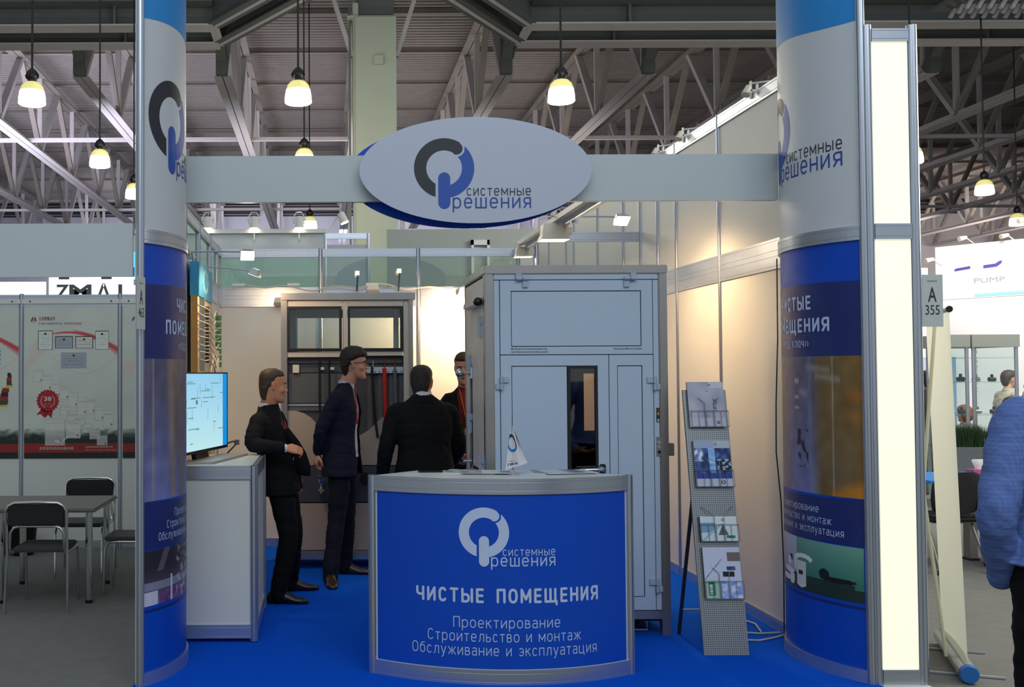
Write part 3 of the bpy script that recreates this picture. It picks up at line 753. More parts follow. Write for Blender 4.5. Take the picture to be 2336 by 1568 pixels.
# things on the counter
def on_counter(x, y): return V((x, y, 1.117))
t = thing('smartphone', on_counter(.62, 6.33), 'black smartphone lying on the left of the curved counter', 'phone', rz=.06)
obj('body', MB().box(-.072, .072, -.036, .036, 0, .009), BLACK, t, local=True, bevel=.003)
obj('screen', MB().box(-.066, .066, -.032, .032, .009, .0096), mat('dark_glass_screen', '1a1412', .08), t, local=True)
def booklet(x, y, rz, z, fn, lab, wd=.21, hh=.297, th=.004):
    t = thing('brochure', (x, y, 1.117 + z), lab, 'brochure', 'brochures on the curved counter', rz=rz)
    obj('pages', MB().box(-wd / 2, wd / 2, -hh / 2, hh / 2, 0, th), mat('page_paper', 'cfd0cf', .6), t, local=True)
    p = picture('cover', 24, 24, fn, lambda u, v: wmat(t) @ V(((u - .5) * wd, (v - .5) * hh, th + .0006)), t)
def mag1(u, v):
    c = (.80, .80, .79)
    if v > .6: c = (.42, .45, .50) if noise2(u * 6, v * 6) > 0 else (.70, .72, .74)
    if v < .2 and .2 < u < .8: c = (.55, .56, .58)
    return c
def mag2(u, v):
    c = (.74, .76, .80)
    if .2 < v < .55: c = mixc((.25, .30, .42), (.62, .66, .72), noise2(u * 7, v * 5) + .5)
    return c
booklet(.86, 6.30, 1.25, 0, mag1, 'grey-and-white magazine lying open at the middle of the counter, left of the flag', .22, .3, .006)
booklet(.93, 6.24, 1.45, .007, mag1, 'thin white brochure on top of the magazine left of the table flag', .20, .28, .003)
booklet(1.22, 6.28, 1.5, 0, mag2, 'white brochure with dark pictures right of the table flag', .21, .297, .004)
booklet(1.40, 6.24, 1.75, .005, mag2, 'brochure nearest the right end of the counter', .21, .297, .004)
t = thing('business_card', on_counter(.50, 6.19), 'small white card near the left end of the counter', 'card', rz=.2)
obj('card', MB().box(-.045, .045, -.025, .025, 0, .001), WHITEPL, t, local=True)
t = thing('table_flag', on_counter(1.07, 6.10), 'small white table flag with ring logo on a chrome stand', 'flag')
FX, FY = 1.07, 6.10
obj('base', MB().lathe([(.030, 1.117), (.030, 1.121), (.012, 1.128), (.004, 1.134), (.0, 1.134)], (FX, FY, 0)), CHROME, t, smooth=True)
obj('pole', MB().cyl((FX, FY, 1.13), (FX - .012, FY, 1.45), .0022, 8), CHROME, t)
def fp(u, v):  # hanging flag, drooped
    top = V((FX - .012, FY - .002, 1.412)); bl = V((FX - .050, FY - .01, 1.145)); tr = V((FX + .075, FY - .02, 1.19))
    p = top + (bl - top) * (1 - v) * (1 - u) + (tr - top) * u * (1 - v * .0) * 1.0
    if True:
        a = top + (bl - top) * (1 - v); b = top.lerp(tr, 1.0) if v > .98 else top + (tr - top) * (.15 + .85 * (1 - v) ** .4)
        p = a.lerp(b, u)
    return p + V((0, .012 * math.sin(u * 7 + v * 2), 0))
def flagcol(u, v):
    x, y = u, v
    r = math.hypot((x - .22) * 1.0, (y - .62) * 1.5)
    if .20 < r < .30: return (.16, .17, .22) if y > .60 else (.13, .45, .68)
    if .08 < v < .14 and .1 < u < .55 and noise2(u * 60, 3) > -.1: return (.35, .36, .42)
    if .17 < v < .21 and .1 < u < .45 and noise2(u * 70, 9) > -.1: return (.45, .46, .50)
    return (.83, .82, .84)
picture('flag_cloth', 50, 50, flagcol, fp, t)

# ================================================================ INFORMATION DESK, left
t = thing('information_desk', (-.72, 7.3, 0), 'white box desk with aluminium edges against the left wall, carrying the television', 'desk')
X0, X1, Y0, Y1 = -1.0, -.452, 6.84, 7.78
for x, y in ((X1, Y0), (X1, Y1), (X0 + .02, Y0), (X0 + .02, Y1)): post(x, y, 0.012, 1.115, t, k=1.2)
for a, b in (((X0, Y0), (X1, Y0)), ((X1, Y0), (X1, Y1)), ((X0, Y1), (X1, Y1))):
    beam(a, b, .03, .085, t); beam(a, b, 1.03, .085, t); sheet(a, b, .115, 1.03, t)
obj('desk_top', MB().box(X0, X1 - .012, Y0 + .012, Y1 - .012, 1.095, 1.118), mat('white_desk_laminate', 'd6d2c6', .35, 0, .02), t)
for x, y in ((X1 - .02, Y0 + .02), (X1 - .02, Y1 - .02)): obj('levelling_foot', MB().cyl((x, y, .006), (x, y, .03), .02), ALU_DK, t)

# television
t = thing('television', (-.80, 7.25, 1.12), 'flat black television showing a light blue floor plan on the left desk', 'television')
a = V((-.915, 6.80, 0)); b = V((-.700, 7.72, 0)); d = (b - a).normalized(); n = V((d.y, -d.x, 0))
def tv(u, v, l=0): return a + (b - a) * u + n * l + V((0, 0, 1.175 + v * .535))
def slab(u0, u1, v0, v1, l0, l1): return MB().add([tv(u0, v0, l0), tv(u1, v0, l0), tv(u1, v1, l0), tv(u0, v1, l0), tv(u0, v0, l1), tv(u1, v0, l1), tv(u1, v1, l1), tv(u0, v1, l1)], [(0, 3, 2, 1), (4, 5, 6, 7), (0, 1, 5, 4), (1, 2, 6, 5), (2, 3, 7, 6), (3, 0, 4, 7)])
obj('housing', slab(0, 1, 0, 1, -.035, 0), BLACK, t)
for q in ((0, 1, 0, .035), (0, 1, .982, 1), (0, .012, .035, .982), (.988, 1, .035, .982)): obj('bezel', slab(*q, 0, .004), BLACK, t)
random.seed(11)
LN = []
for i in range(46):
    x, y = random.uniform(.05, .86), random.uniform(.08, .9)
    if random.random() < .55: LN.append((x, y, x + random.uniform(.05, .28), y + .006))
    else: LN.append((x, y, x + .005, y + random.uniform(.05, .2)))
def scr(u, v):
    if u > .90: return (.02, .55, .86)
    c = mixc((.74, .90, .92), (.56, .80, .93), v)
    for x0, y0, x1, y1 in LN:
        if x0 < u < x1 and y0 < v < y1: return (.36, .56, .56)
    if .30 < u < .34 and .6 < v < .66: return (.25, .5, .4)
    return c
picture('screen', 150, 90, scr, lambda u, v: tv(.012 + u * .976, .035 + v * .947, .0015), t, SCREEN)
obj('neck', MB().bar(tv(.5, .05, -.05) , tv(.5, 0, -.03) + V((0, 0, -.045)), .25, .03), BLACK, t)
SV = mat('silver_plastic', 'a7a29a', .35, .4)
base = [tv(.12, 0, -.02), tv(1.0, 0, -.02), tv(.99, 0, .16), tv(.2, 0, .16)]
obj('stand', MB().prism([(p.x, p.y) for p in base], lambda x, y: V((x, y, 1.118)), lambda x, y: V((x, y, 1.132))), SV, t, bevel=.004)
t = thing('loose_cable', (-.66, 7.74, 1.12), 'short dark cable and clip hanging behind the television edge', 'cable')
obj('wire', MB().tube([(-.70, 7.70, 1.20), (-.66, 7.72, 1.215), (-.63, 7.73, 1.20), (-.67, 7.73, 1.16), (-.71, 7.72, 1.119)], .006), BLACK, t, smooth=True)
obj('clip', MB().box(-.65, -.615, 7.72, 7.74, 1.19, 1.225), mat('brown_clip', '5a4034', .5), t)

# demonstration board on the left wall
WOOD = mat('pale_plywood', 'd9c79c', .6, 0, .12, 6, stretch=(1, 1, 4))
WOODEDGE = mat('plywood_edge', 'b98f55', .65, 0, .15, 8)
t = thing('demonstration_board', (-.95, 8.4, 1.0), 'plywood demonstration board with blue header and looped cables on the left wall', 'board')
obj('backboard', MB().box(-.985, -.935, 7.92, 8.84, .95, 2.28), WOOD, t)
obj('board_edge', MB().box(-.985, -.934, 7.905, 7.92, .95, 2.28), WOODEDGE, t)
obj('header', MB().box(-.99, -.925, 7.90, 8.84, 2.28, 2.53), mat('header_blue', '3f9fd0', .4), t)
def hdr(u, v): return (.62, .84, .92) if abs(math.hypot((u - .5) * 3, (v - .55) * 1.5) - .5) < .08 else mixc((.20, .55, .75), (.36, .68, .84), v)
picture('header_print', 30, 20, hdr, lambda u, v: V((-.9235, 7.905 + .93 * u, 2.285 + .24 * v)), t)
obj('cable_duct', MB().box(-.935, -.895, 8.02, 8.06, 1.72, 2.27), ALU, t)
DKG = mat('dark_terminal_plastic', '1f2a20', .5); GRN = mat('green_terminal_plastic', '2f6b39', .5)
for i in range(8):
    z = 2.17 - i * .055
    obj('terminal_block', MB().box(-.935, -.885, 8.20, 8.26, z, z + .045), DKG, t)
    obj('terminal_block', MB().box(-.90, -.855, 8.86, 8.92, z - .03, z + .012), GRN, t)
    obj('cable', MB().tube([(-.90, 7.60 + .02 * i, z + .02), (-.885, 7.95, z + .02 - .01 * (i % 2)), (-.885, 8.2, z + .02)], .005, 6), CABLE, t, smooth=True)
    obj('cable', MB().tube([(-.885, 8.26, z + .02), (-.87, 8.45, z - .03), (-.87, 8.62, z + .03 - .02 * i), (-.87, 8.86, z - .01)], .005, 6), CABLE, t, smooth=True)
for i in range(4):
    y = 8.35 + i * .13
    obj('cable', MB().tube([(-.87, y + .1, 1.95 - .03 * i), (-.87, y + .12, 1.86 - .02 * i), (-.88, y - .02, 1.72), (-.88, y - .02, 1.0)], .006, 6), CABLE, t, smooth=True)
obj('terminal_block', MB().box(-.93, -.87, 8.45, 8.60, 1.60, 1.63), GRN, t)
t = thing('power_cable', (-.96, 7.9, 2.55), 'tangle of pale cable above the blue header on the left wall', 'cable')
obj('wire', MB().tube([(-.97, 7.3 + .07 * i, 2.62 + .03 * math.sin(i * 1.9) - .006 * i) for i in range(16)], .006, 6), CABLE, t, smooth=True)

# ================================================================ REAR DISPLAY WALL
t = thing('display_frame', (.2, 9.34, 0), 'tall stainless framed display with two windows and hanging cable samples', 'display')
DX0, DX1, DY = -.378, .792, 9.34
FRW = mat('cream_aluminium_frame', 'c3bcae', .45)
DKF = mat('black_window_frame', '15120f', .4); DKP = mat('charcoal_panel', '45454a', .55, 0, .04, 20); GRP = mat('grey_panel', '56585a', .5, 0, .04, 12)
BEI = mat('beige_wave_panel', 'a99d90', .55, 0, .03, 6)
def dx(px): return (px - 740) / 262
def dz(py): return 1.7 - (py - 852) / 262
obj('steel_post', MB().box(DX0, dx(655), DY, DY + .5, .12, 2.34), STEEL, t); obj('steel_post', MB().box(dx(933), DX1 - .02, DY, DY + .5, .12, 2.34), STEEL, t)
obj('steel_header', MB().box(DX0, DX1, DY - .01, DY + .5, 2.34, 2.40), STEEL, t)
obj('steel_sill', MB().box(DX0, DX1, DY, DY + .5, dz(1272), dz(1255)), STEEL, t)
obj('back_skin', MB().box(dx(655), dx(933), DY + .10, DY + .12, .25, dz(812)), DKP, t)
for (x0, x1, y0, y1) in ((655, 779, 684, 699), (782, 793, 684, 812), (795, 919, 684, 699), (921, 933, 684, 1250), (655, 779, 803, 815), (796, 919, 800, 812)):
    obj('frame_member', MB().box(dx(x0), dx(x1), DY + .02, DY + .09, dz(y1), dz(y0)), FRW, t)
for (x0, x1) in ((655, 780), (794, 920)):
    for q in ((x0, x1, 699, 705), (x0, x1, 795, 802), (x0, x0 + 5, 705, 795), (x1 - 6, x1, 705, 795)):
        obj('window_frame', MB().box(dx(q[0]), dx(q[1]), DY + .01, DY + .10, dz(q[3]), dz(q[2])), DKF, t)
    obj('pane', MB().box(dx(x0 + 5), dx(x1 - 6), DY + .05, DY + .056, dz(795), dz(705)), GLASS_CLEAR, t)
# the inside seen through the panes
obj('inner_panel', MB().box(dx(655), dx(676), DY + .12, DY + .5, dz(812), dz(690)), mat('dark_slate_panel', '3a3f44', .5), t)
obj('inner_beam', MB().box(dx(655), dx(920), DY + .42, DY + .46, dz(720), dz(700)), mat('inner_grey', '8d867b', .5), t)
obj('inner_beam', MB().box(dx(905), dx(917), DY + .40, DY + .46, dz(812), dz(700)), FRW, t)
for (y0, y1, x0, x1, m_, dd) in ((817, 829, 657, 919, GRP, .02), (831, 850, 683, 800, mat('charcoal_strip', '4c4c4f', .5), .015), (852, 920, 657, 800, GRP, .02), (922, 927, 657, 800, ALU, .012), (929, 938, 657, 800, GRP, .02)):
    obj('charcoal_strip', MB().box(dx(x0), dx(x1), DY + .10 - dd, DY + .10, dz(y1), dz(y0)), m_, t)
# beige wave panel
poly = [(655, 937), (675, 938), (692, 943), (708, 953), (722, 968), (735, 985), (755, 998), (790, 1002), (815, 998), (838, 985), (855, 970), (870, 955), (885, 948), (921, 940), (921, 1062), (655, 1062)]
obj('wave_panel', MB().prism([(dx(a), dz(b)) for a, b in poly], lambda a, b: V((a, DY + .05, b)), lambda a, b: V((a, DY + .09, b))), BEI, t)
obj('dark_band', MB().box(dx(655), dx(921), DY + .03, DY + .09, dz(1145), dz(1064)), mat('blue_grey_band', '3d424c', .45), t)
for (x0, x1) in ((655, 802), (804, 921)): obj('lower_door', MB().box(dx(x0), dx(x1), DY + .02, DY + .09, dz(1253), dz(1148)), mat('beige_cabinet_door', 'a2968c', .5), t, bevel=.003)
obj('socket_plate', MB().box(dx(667), dx(682), DY + .055, DY + .082, dz(851), dz(832)), WHITEPL, t, bevel=.002)
for x in (734, 757): obj('cable_clamp', MB().box(dx(x) - .02, dx(x) + .02, DY + .05, DY + .07, dz(844), dz(838)), CHROME, t)
obj('perforated_rail', MB().box(dx(830), dx(920), DY + .05, DY + .062, dz(852), dz(838)), ALU, t)
for i in range(9): obj('rail_hole', MB().cyl((dx(836 + i * 10), DY + .049, dz(849)), (dx(836 + i * 10), DY + .051, dz(849)), .006, 8), BLACK, t)
def sample(px, y0, y1, r, m_, bend=0):
    obj('cable_sample', MB().tube([(dx(px + bend * (k / 10) ** 2), DY + .03, dz(y0 + (y1 - y0) * k / 10)) for k in range(11)], r, 10), m_, t, smooth=True)
RED = mat('red_cable_sheath', 'b01715', .5); GRC = mat('blue_grey_cable_sheath', '515b6a', .5); COP = mat('dull_copper', '7a3d30', .4, .5)
sample(729, 823, 940, .010, RUBBER); sample(751, 823, 940, .010, RUBBER); sample(849, 838, 1000, .011, RUBBER, 12); sample(877, 841, 970, .019, RED, 3); sample(901, 842, 1000, .013, GRC, 4)
for px in (877, 901): sample(px, 820, 842, .006, COP)
sample(851, 824, 840, .006, CHROME)
for i, px in enumerate((838, 862, 889, 912)): obj('charcoal_strip', MB().box(dx(px), dx(px + 12), DY + .085, DY + .10, dz(990), dz(854)), GRP, t)
# chrome tap and round grommet
obj('tap', MB().lathe([(.0, 0), (.035, 0), (.035, .012), (.018, .02), (.018, .06), (.028, .075), (.028, .10), (.0, .11)], (dx(731), DY - .03, dz(1118)), 16).tube([(dx(731), DY + .03, dz(1108)), (dx(731), DY - .05, dz(1104)), (dx(731), DY - .09, dz(1112)), (dx(731), DY - .09, dz(1122))], .012, 10).bar((dx(726), DY - .03, dz(1084)), (dx(741), DY - .05, dz(1080)), .03, .015), CHROME, t, smooth=True)
obj('grommet', MB().cyl((dx(831), DY + .03, dz(1090)), (dx(831), DY - .02, dz(1090)), .045, 20), RUBBER, t)
for x in (DX0 + .08, .2, DX1 - .1):
    for y in (DY + .06, DY + .4):
        obj('castor', MB().cyl((x - .02, y, .046), (x + .02, y, .046), .04, 16).box(x - .03, x + .03, y - .03, y + .03, .08, dz(1272)), RUBBER, t)
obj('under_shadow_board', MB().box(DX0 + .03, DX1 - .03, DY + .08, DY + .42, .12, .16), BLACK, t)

# ================================================================ AIRLOCK CABINET
t = thing('airlock_cabinet', (1.64, 7.4, 0), 'large pale blue cleanroom airlock cabinet with stainless frame and narrow window', 'cabinet')
AX0, AX1, AY0, AY1 = 1.037, 2.22, 6.94, 7.92
def ax(px): return (px - 740) / 353 + (0)
def az(py): return 1.7 - (py - 852) / 353
PB_ = mat('pale_blue_door_panel', 'b3c2d3', .42, 0, .02, 10); SEAM = mat('black_seal', '1b222b', .6); PBH = mat('grey_blue_hinge', 'a4b1c0', .4)
PW_ = mat('warm_lit_side_panel', 'e4d8ca', .42, 0, .02, 10)  # warm lamp light on this side is put into the cream colour
obj('steel_post', MB().box(AX0, AX0 + .06, AY0, AY0 + .07, .02, az(627)), STEEL, t, bevel=.006)
obj('steel_post', MB().box(ax(1504), AX1, AY0, AY0 + .07, .0, az(627)), STEEL, t, bevel=.006)
obj('steel_post', MB().box(AX0, AX0 + .06, AY1 - .03, AY1, .02, az(627)), STEEL, t); obj('steel_post', MB().box(AX1 - .06, AX1, AY1 - .06, AY1, .02, az(627)), STEEL, t)
obj('steel_header', MB().box(AX0 - .004, AX1 + .004, AY0 - .004, AY1, az(627), az(607)), STEEL, t, bevel=.006)
obj('steel_sill', MB().box(AX0 + .06, ax(1504), AY0 + .01, AY0 + .07, az(1413), az(1394)), STEEL, t)
for q in ((AX0 + .05, ax(1296), az(1394), az(627)), (ax(1360), ax(1504), az(1394), az(627)), (ax(1296), ax(1360), az(840), az(627)), (ax(1296), ax(1360), az(1394), az(1254))): obj('seal_core', MB().box(q[0], q[1], AY0 + .022, AY0 + .03, q[2], q[3]), SEAM, t)
def ap(nm, x0, x1, y0, y1, out=0, m_=PB_):
    obj(nm, MB().box(ax(x0) + .0025, ax(x1) - .0025, AY0 + .006 - out, AY0 + .0235, az(y1) + .0025, az(y0) - .0025), m_, t, bevel=.0012)
# outer frame strips
ap('frame_strip', 1127, 1504, 627, 640.5); ap('frame_strip', 1127, 1141, 640.5, 1393); ap('frame_strip', 1490.5, 1504, 640.5, 1393)
def leaf(x0, x1, y0, y1, ix0, ix1, iy0, iy1):
    g = .0025; o_ = [(ax(x0) + g, az(y1) + g), (ax(x1) - g, az(y1) + g), (ax(x1) - g, az(y0) - g), (ax(x0) + g, az(y0) - g)]
    n_ = [(ax(ix0) - g, az(iy1) - g), (ax(ix1) + g, az(iy1) - g), (ax(ix1) + g, az(iy0) + g), (ax(ix0) - g, az(iy0) + g)]
    vs = [V((a_, yy, b_)) for yy in (AY0 + .004, AY0 + .0235) for a_, b_ in o_ + n_]; fs = []
    for k in range(4):
        l = (k + 1) % 4
        fs += [(k, l, l + 4, k + 4), (k + 8, k + 12, l + 12, l + 8), (k, k + 8, l + 8, l), (k + 4, l + 4, l + 12, k + 12)]
    obj('door_frame', MB().add(vs, fs), PB_, t, bevel=.0012)
leaf(1141, 1490.5, 640.5, 812, 1167.5, 1463.5, 666.5, 792.5); ap('infill_panel', 1167.5, 1463.5, 666.5, 792.5, -.004)
leaf(1141, 1389, 812, 1393, 1167.5, 1362.5, 838, 1362); ap('infill_panel', 1167.5, 1294, 838, 1362, -.004)
leaf(1389, 1490.5, 812, 1393, 1408.5, 1464.5, 838, 1362); ap('infill_panel', 1408.5, 1464.5, 838, 1362, -.004)
for q in ((1294, 1362, 838, 844), (1294, 1301, 844, 1250), (1357, 1362, 844, 1250), (1294, 1362, 1250, 1258)): obj('window_frame', MB().box(ax(q[0]), ax(q[1]), AY0 + .004, AY0 + .03, az(q[3]), az(q[2])), DKF, t)
ap('infill_panel', 1294, 1362, 1258, 1362, -.004)
obj('pane', MB().box(ax(1301), ax(1357), AY0 + .010, AY0 + .015, az(1250), az(844)), GLASS_DARK, t)
# inner things behind the pane: dark lining, opposite opening showing the warm wall
# opposite wall with an opening: placed on the rear face
rear_open = (ax(1331) * 1.14, ax(1358) * 1.14, 1.22, 1.70)
LIN = mat('dark_cabinet_lining', '26221f', .7)
obj('rear_panel', MB().box(AX0 + .05, 1.905, AY1 - .02, AY1, .1, az(627)), LIN, t)
obj('rear_panel', MB().box(1.905, 2.00, AY1 - .02, AY1, .1, 1.27), LIN, t)
obj('rear_panel', MB().box(1.905, 2.00, AY1 - .02, AY1, 1.69, az(627)), LIN, t)
obj('rear_panel', MB().box(2.00, AX1 - .02, AY1 - .02, AY1, .1, az(627)), LIN, t)
obj('side_panel', MB().box(AX1 - .03, AX1 - .01, AY0 + .07, AY1 - .06, .1, az(627)), mat('grey_side_panel', '9b9a96', .5), t)
obj('floor_pan', MB().box(AX0 + .02, AX1 - .02, AY0 + .05, AY1, .09, .11), LIN, t)
obj('inner_lining', MB().box(AX0 + .045, AX0 + .05, AY0 + .07, AY1 - .06, .11, az(627)), LIN, t)
# hinges
def hinge_h(px, py, flip=1):
    x = ax(px); z = az(py); s = flip
    mb = MB().cyl((x - .040 * s, AY0 - .018, z), (x - .002 * s, AY0 - .018, z), .012, 14).cyl((x + .002 * s, AY0 - .018, z), (x + .040 * s, AY0 - .018, z), .012, 14)
    mb.box(*sorted((x - .040 * s, x - .004 * s)), AY0 - .012, AY0 + .004, z, z + .036).box(*sorted((x + .004 * s, x + .038 * s)), AY0 - .012, AY0 + .004, z - .055, z)
    obj('hinge', mb, PBH, t, smooth=True)
hinge_h(1192, 638); hinge_h(1438, 638, -1)
def hinge_v(px, py, s=1):
    x = ax(px); z = az(py)
    mb = MB().cyl((x, AY0 - .016, z + .002), (x, AY0 - .016, z + .042), .011, 14).cyl((x, AY0 - .016, z - .042), (x, AY0 - .016, z - .002), .011, 14)
    mb.box(*sorted((x, x + .048 * s)), AY0 - .010, AY0 + .004, z + .004, z + .040).box(*sorted((x, x - .035 * s)), AY0 - .010, AY0 + .004, z - .040, z - .004)
    obj('hinge', mb, PBH, t, smooth=True)
hinge_v(1143, 876); hinge_v(1492, 878, -1); hinge_v(1492, 1336, -1)
# door handle
hx, hz = ax(1371), az(1072)
obj('handle_plate', MB().box(hx - .018, hx + .022, AY0 - .008, AY0 + .002, hz - .03, hz + .03), CHROME, t, bevel=.006)
obj('handle', MB().tube([(hx, AY0 - .004, hz), (hx, AY0 - .055, hz), (hx - .02, AY0 - .062, hz), (hx - .135, AY0 - .062, hz - .002), (hx - .15, AY0 - .05, hz - .002)], .0105, 12), CHROME, t, smooth=True)
# indicator lamps and switches
obj('indicator_plate', MB().box(ax(1496), ax(1502.5), AY0 - .001, AY0 + .007, az(966), az(934)), ALU_DK, t)
for i, c in enumerate(('8a2d22', 'c79a3a', '2c3033', 'a9c3bb')): obj('indicator_lamp', MB().box(ax(1497.2), ax(1501.3), AY0 - .004, AY0 - .001, az(943 + i * 7.4), az(937 + i * 7.4)), mat('indicator_%d_glass' % i, c, .3), t)
obj('switch_plate', MB().box(ax(1495), ax(1506), AY0 - .003, AY0 + .007, az(1043), az(1000)), STEEL, t)
for i, z in enumerate((1013, 1023, 1034)): obj('push_button', MB().cyl((ax(1500.5), AY0 - .003, az(z)), (ax(1500.5), AY0 - .012, az(z)), .010, 14), [CHROME, CHROME, BLACK][i], t)
obj('junction_box', MB().box(AX1, AX1 + .040, AY0 + .02, AY0 + .10, az(1044), az(1015)), STEEL, t, bevel=.003)
# small captions
CAPT = mat('caption_ink', '3f4a58', .6)
f = lambda u, v: V((u, AY0 + .0028, v))
for s_, x_, y_, w_ in (('Mit Ritterwand Schleusensteuerung', 1166, 800, 82), ('with Ritterwand interlocking system', 1166, 807, 84), ('Ritterwand Move-in-System', 1401, 800.5, 64)):
    lettering(s_, f, ax(x_), az(y_), .012, w_ / 353, 'L', .012, t, CAPT)
# left side (door leaf standing towards the visitors)
def sp(nm, y0, y1, z0, z1, m_=PW_, out=.0): obj(nm, MB().box(AX0 + .004 - out, AX0 + .04, y0 + .003, y1 - .003, z0 + .003, z1 - .003), m_, t, bevel=.001)
obj('seal_core', MB().box(AX0 + .025, AX0 + .03, AY0 + .06, AY1 - .03, .12, az(627)), SEAM, t)
sp('side_strip', AY0 + .07, AY1 - .03, 2.19, 2.325); sp('side_stile', AY0 + .07, 7.22, .15, 2.19); sp('side_stile', 7.76, AY1 - .03, .15, 2.19)
sp('side_door', 7.22, 7.56, 1.05, 2.16); sp('side_door', 7.70, 7.76, .30, 2.16); sp('side_door', 7.56, 7.70, 1.75, 2.16); sp('side_door', 7.56, 7.70, .15, 1.02); sp('side_door', 7.22, 7.56, .15, 1.02)
for z0, z1 in ((1.40, 1.75), (1.05, 1.38)):
    obj('side_pane', MB().box(AX0 + .012, AX0 + .016, 7.565, 7.695, z0, z1), GLASS_DARK, t)
    obj('side_pane_frame', MB().box(AX0 + .004, AX0 + .02, 7.555, 7.567, z0, z1).box(AX0 + .004, AX0 + .02, 7.693, 7.705, z0, z1), ALU, t)
for y_, z_ in ((7.10, 2.02), (7.62, 1.77), (7.62, 1.36), (7.10, 1.10)):
    obj('side_hinge', MB().cyl((AX0 - .012, y_, z_ - .09), (AX0 - .012, y_, z_ - .003), .011, 12).cyl((AX0 - .012, y_, z_ + .003), (AX0 - .012, y_, z_ + .055), .011, 12).box(AX0 - .008, AX0 + .004, y_ - .035, y_ + .01, z_ + .004, z_ + .05).box(AX0 - .008, AX0 + .004, y_ - .01, y_ + .035, z_ - .085, z_ - .004), PBH, t, smooth=True)
# door closer arm (rounded black end) and knobs
obj('door_closer', MB().box(AX0 - .05, AX0 - .005, 7.05, 7.62, 2.14, 2.19), PW_, t, bevel=.008)
obj('closer_end', MB().sphere((AX0 - .03, 7.03, 2.165), .032, 14, (1, 1, .9)), BLACK, t, smooth=True)
obj('side_knob', MB().cyl((AX0 + .0, 7.58, 1.70), (AX0 - .06, 7.58, 1.70), .010, 12).sphere((AX0 - .085, 7.58, 1.70), .030, 16).cyl((AX0, 7.58, 1.66), (AX0, 7.58, 1.74), .014, 10), CHROME, t, smooth=True)
obj('side_handle', MB().cyl((AX0, 7.62, 1.075), (AX0 - .055, 7.62, 1.075), .011, 12).cyl((AX0 - .052, 7.62, 1.075), (AX0 - .060, 7.74, 1.07), .011, 12).box(AX0 - .006, AX0 + .004, 7.60, 7.64, 1.02, 1.13), CHROME, t, smooth=True)
for x in (AX0 + .12, AX1 - .2): obj('castor', MB().cyl((x - .015, AY0 + .14, .046), (x + .015, AY0 + .14, .046), .04, 16).box(x - .03, x + .03, AY0 + .11, AY0 + .17, .06, .10), RUBBER, t)
obj('pull_wire', MB().tube([(1.86, AY0 - .0, .10), (1.86, AY0 - .02, .05), (2.06, AY0 - .02, .05), (2.06, AY0, .10)], .005, 6), STEEL, t)

# ================================================================ BROCHURE RACK
t = thing('brochure_rack', (2.41, 6.5, 0), 'tall leaning perforated metal brochure rack right of the airlock cabinet', 'rack')
RB, RT = V((2.395, 6.46, .0)), V((2.385, 6.76, 1.585)); RU = (RT - RB).normalized(); RLEN = (RT - RB).length; RXv = V((1, 0, 0)); RN = RXv.cross(RU).normalized() * -1
if RN.y > 0: RN = -RN
def rp(u, h, l=0): return RB + RXv * u + RU * h + RN * l       # u metres from centre, h along the board
PERF = bpy.data.materials.new('perforated_grey_steel'); PERF.use_nodes = True
N = PERF.node_tree.nodes; L = PERF.node_tree.links; bs = N['Principled BSDF']; bs.inputs['Metallic'].default_value = .7; bs.inputs['Roughness'].default_value = .38
tc = N.new('ShaderNodeTexCoord'); sx = N.new('ShaderNodeSeparateXYZ'); L.new(tc.outputs['Object'], sx.inputs[0])
def mth(op, a, b=None, c=None):
    m_ = N.new('ShaderNodeMath'); m_.operation = op
    for i, q in enumerate((a, b, c)):
        if q is None: continue
        if isinstance(q, (int, float)): m_.inputs[i].default_value = q
        else: L.new(q, m_.inputs[i])
    return m_.outputs[0]
gx = mth('SUBTRACT', mth('FRACT', mth('MULTIPLY', sx.outputs['X'], 80)), .5); gz = mth('SUBTRACT', mth('FRACT', mth('MULTIPLY', sx.outputs['Z'], 80)), .5)
rr = mth('SQRT', mth('ADD', mth('MULTIPLY', gx, gx), mth('MULTIPLY', gz, gz))); hole = mth('LESS_THAN', rr, .24)
mx = N.new('ShaderNodeMix'); mx.data_type = 'RGBA'; mx.inputs[6].default_value = (*lin('9a9ea0'), 1); mx.inputs[7].default_value = (*lin('3c3d3f'), 1)
L.new(hole, mx.inputs[0]); L.new(mx.outputs[2], bs.inputs['Base Color'])
HWD = .135
mb = MB()
secs = [(-HWD, -.018), (-HWD, 0), (HWD, 0), (HWD, -.018), (HWD - .002, -.018), (HWD - .002, -.002), (-HWD + .002, -.002), (-HWD + .002, -.018)]
mb.loft([[rp(u * k, h, l) for u, l in secs] for h, k in ((0, 1.0), (RLEN, 1.0))])
obj('perforated_board', mb, PERF, t)
obj('rear_strut', MB().bar(rp(-.11, 1.0, -.02), (2.28, 6.98, 0.01), .02, .012), ALU_DK, t); obj('rear_strut', MB().bar(rp(.11, 1.0, -.02), (2.52, 6.98, 0.01), .02, .012), ALU_DK, t)
obj('strut_tie', MB().bar((2.28, 6.90, .18), (2.52, 6.90, .18), .02, .01), ALU, t)
WIRE = mat('grey_wire', '6d7074', .4, .7)
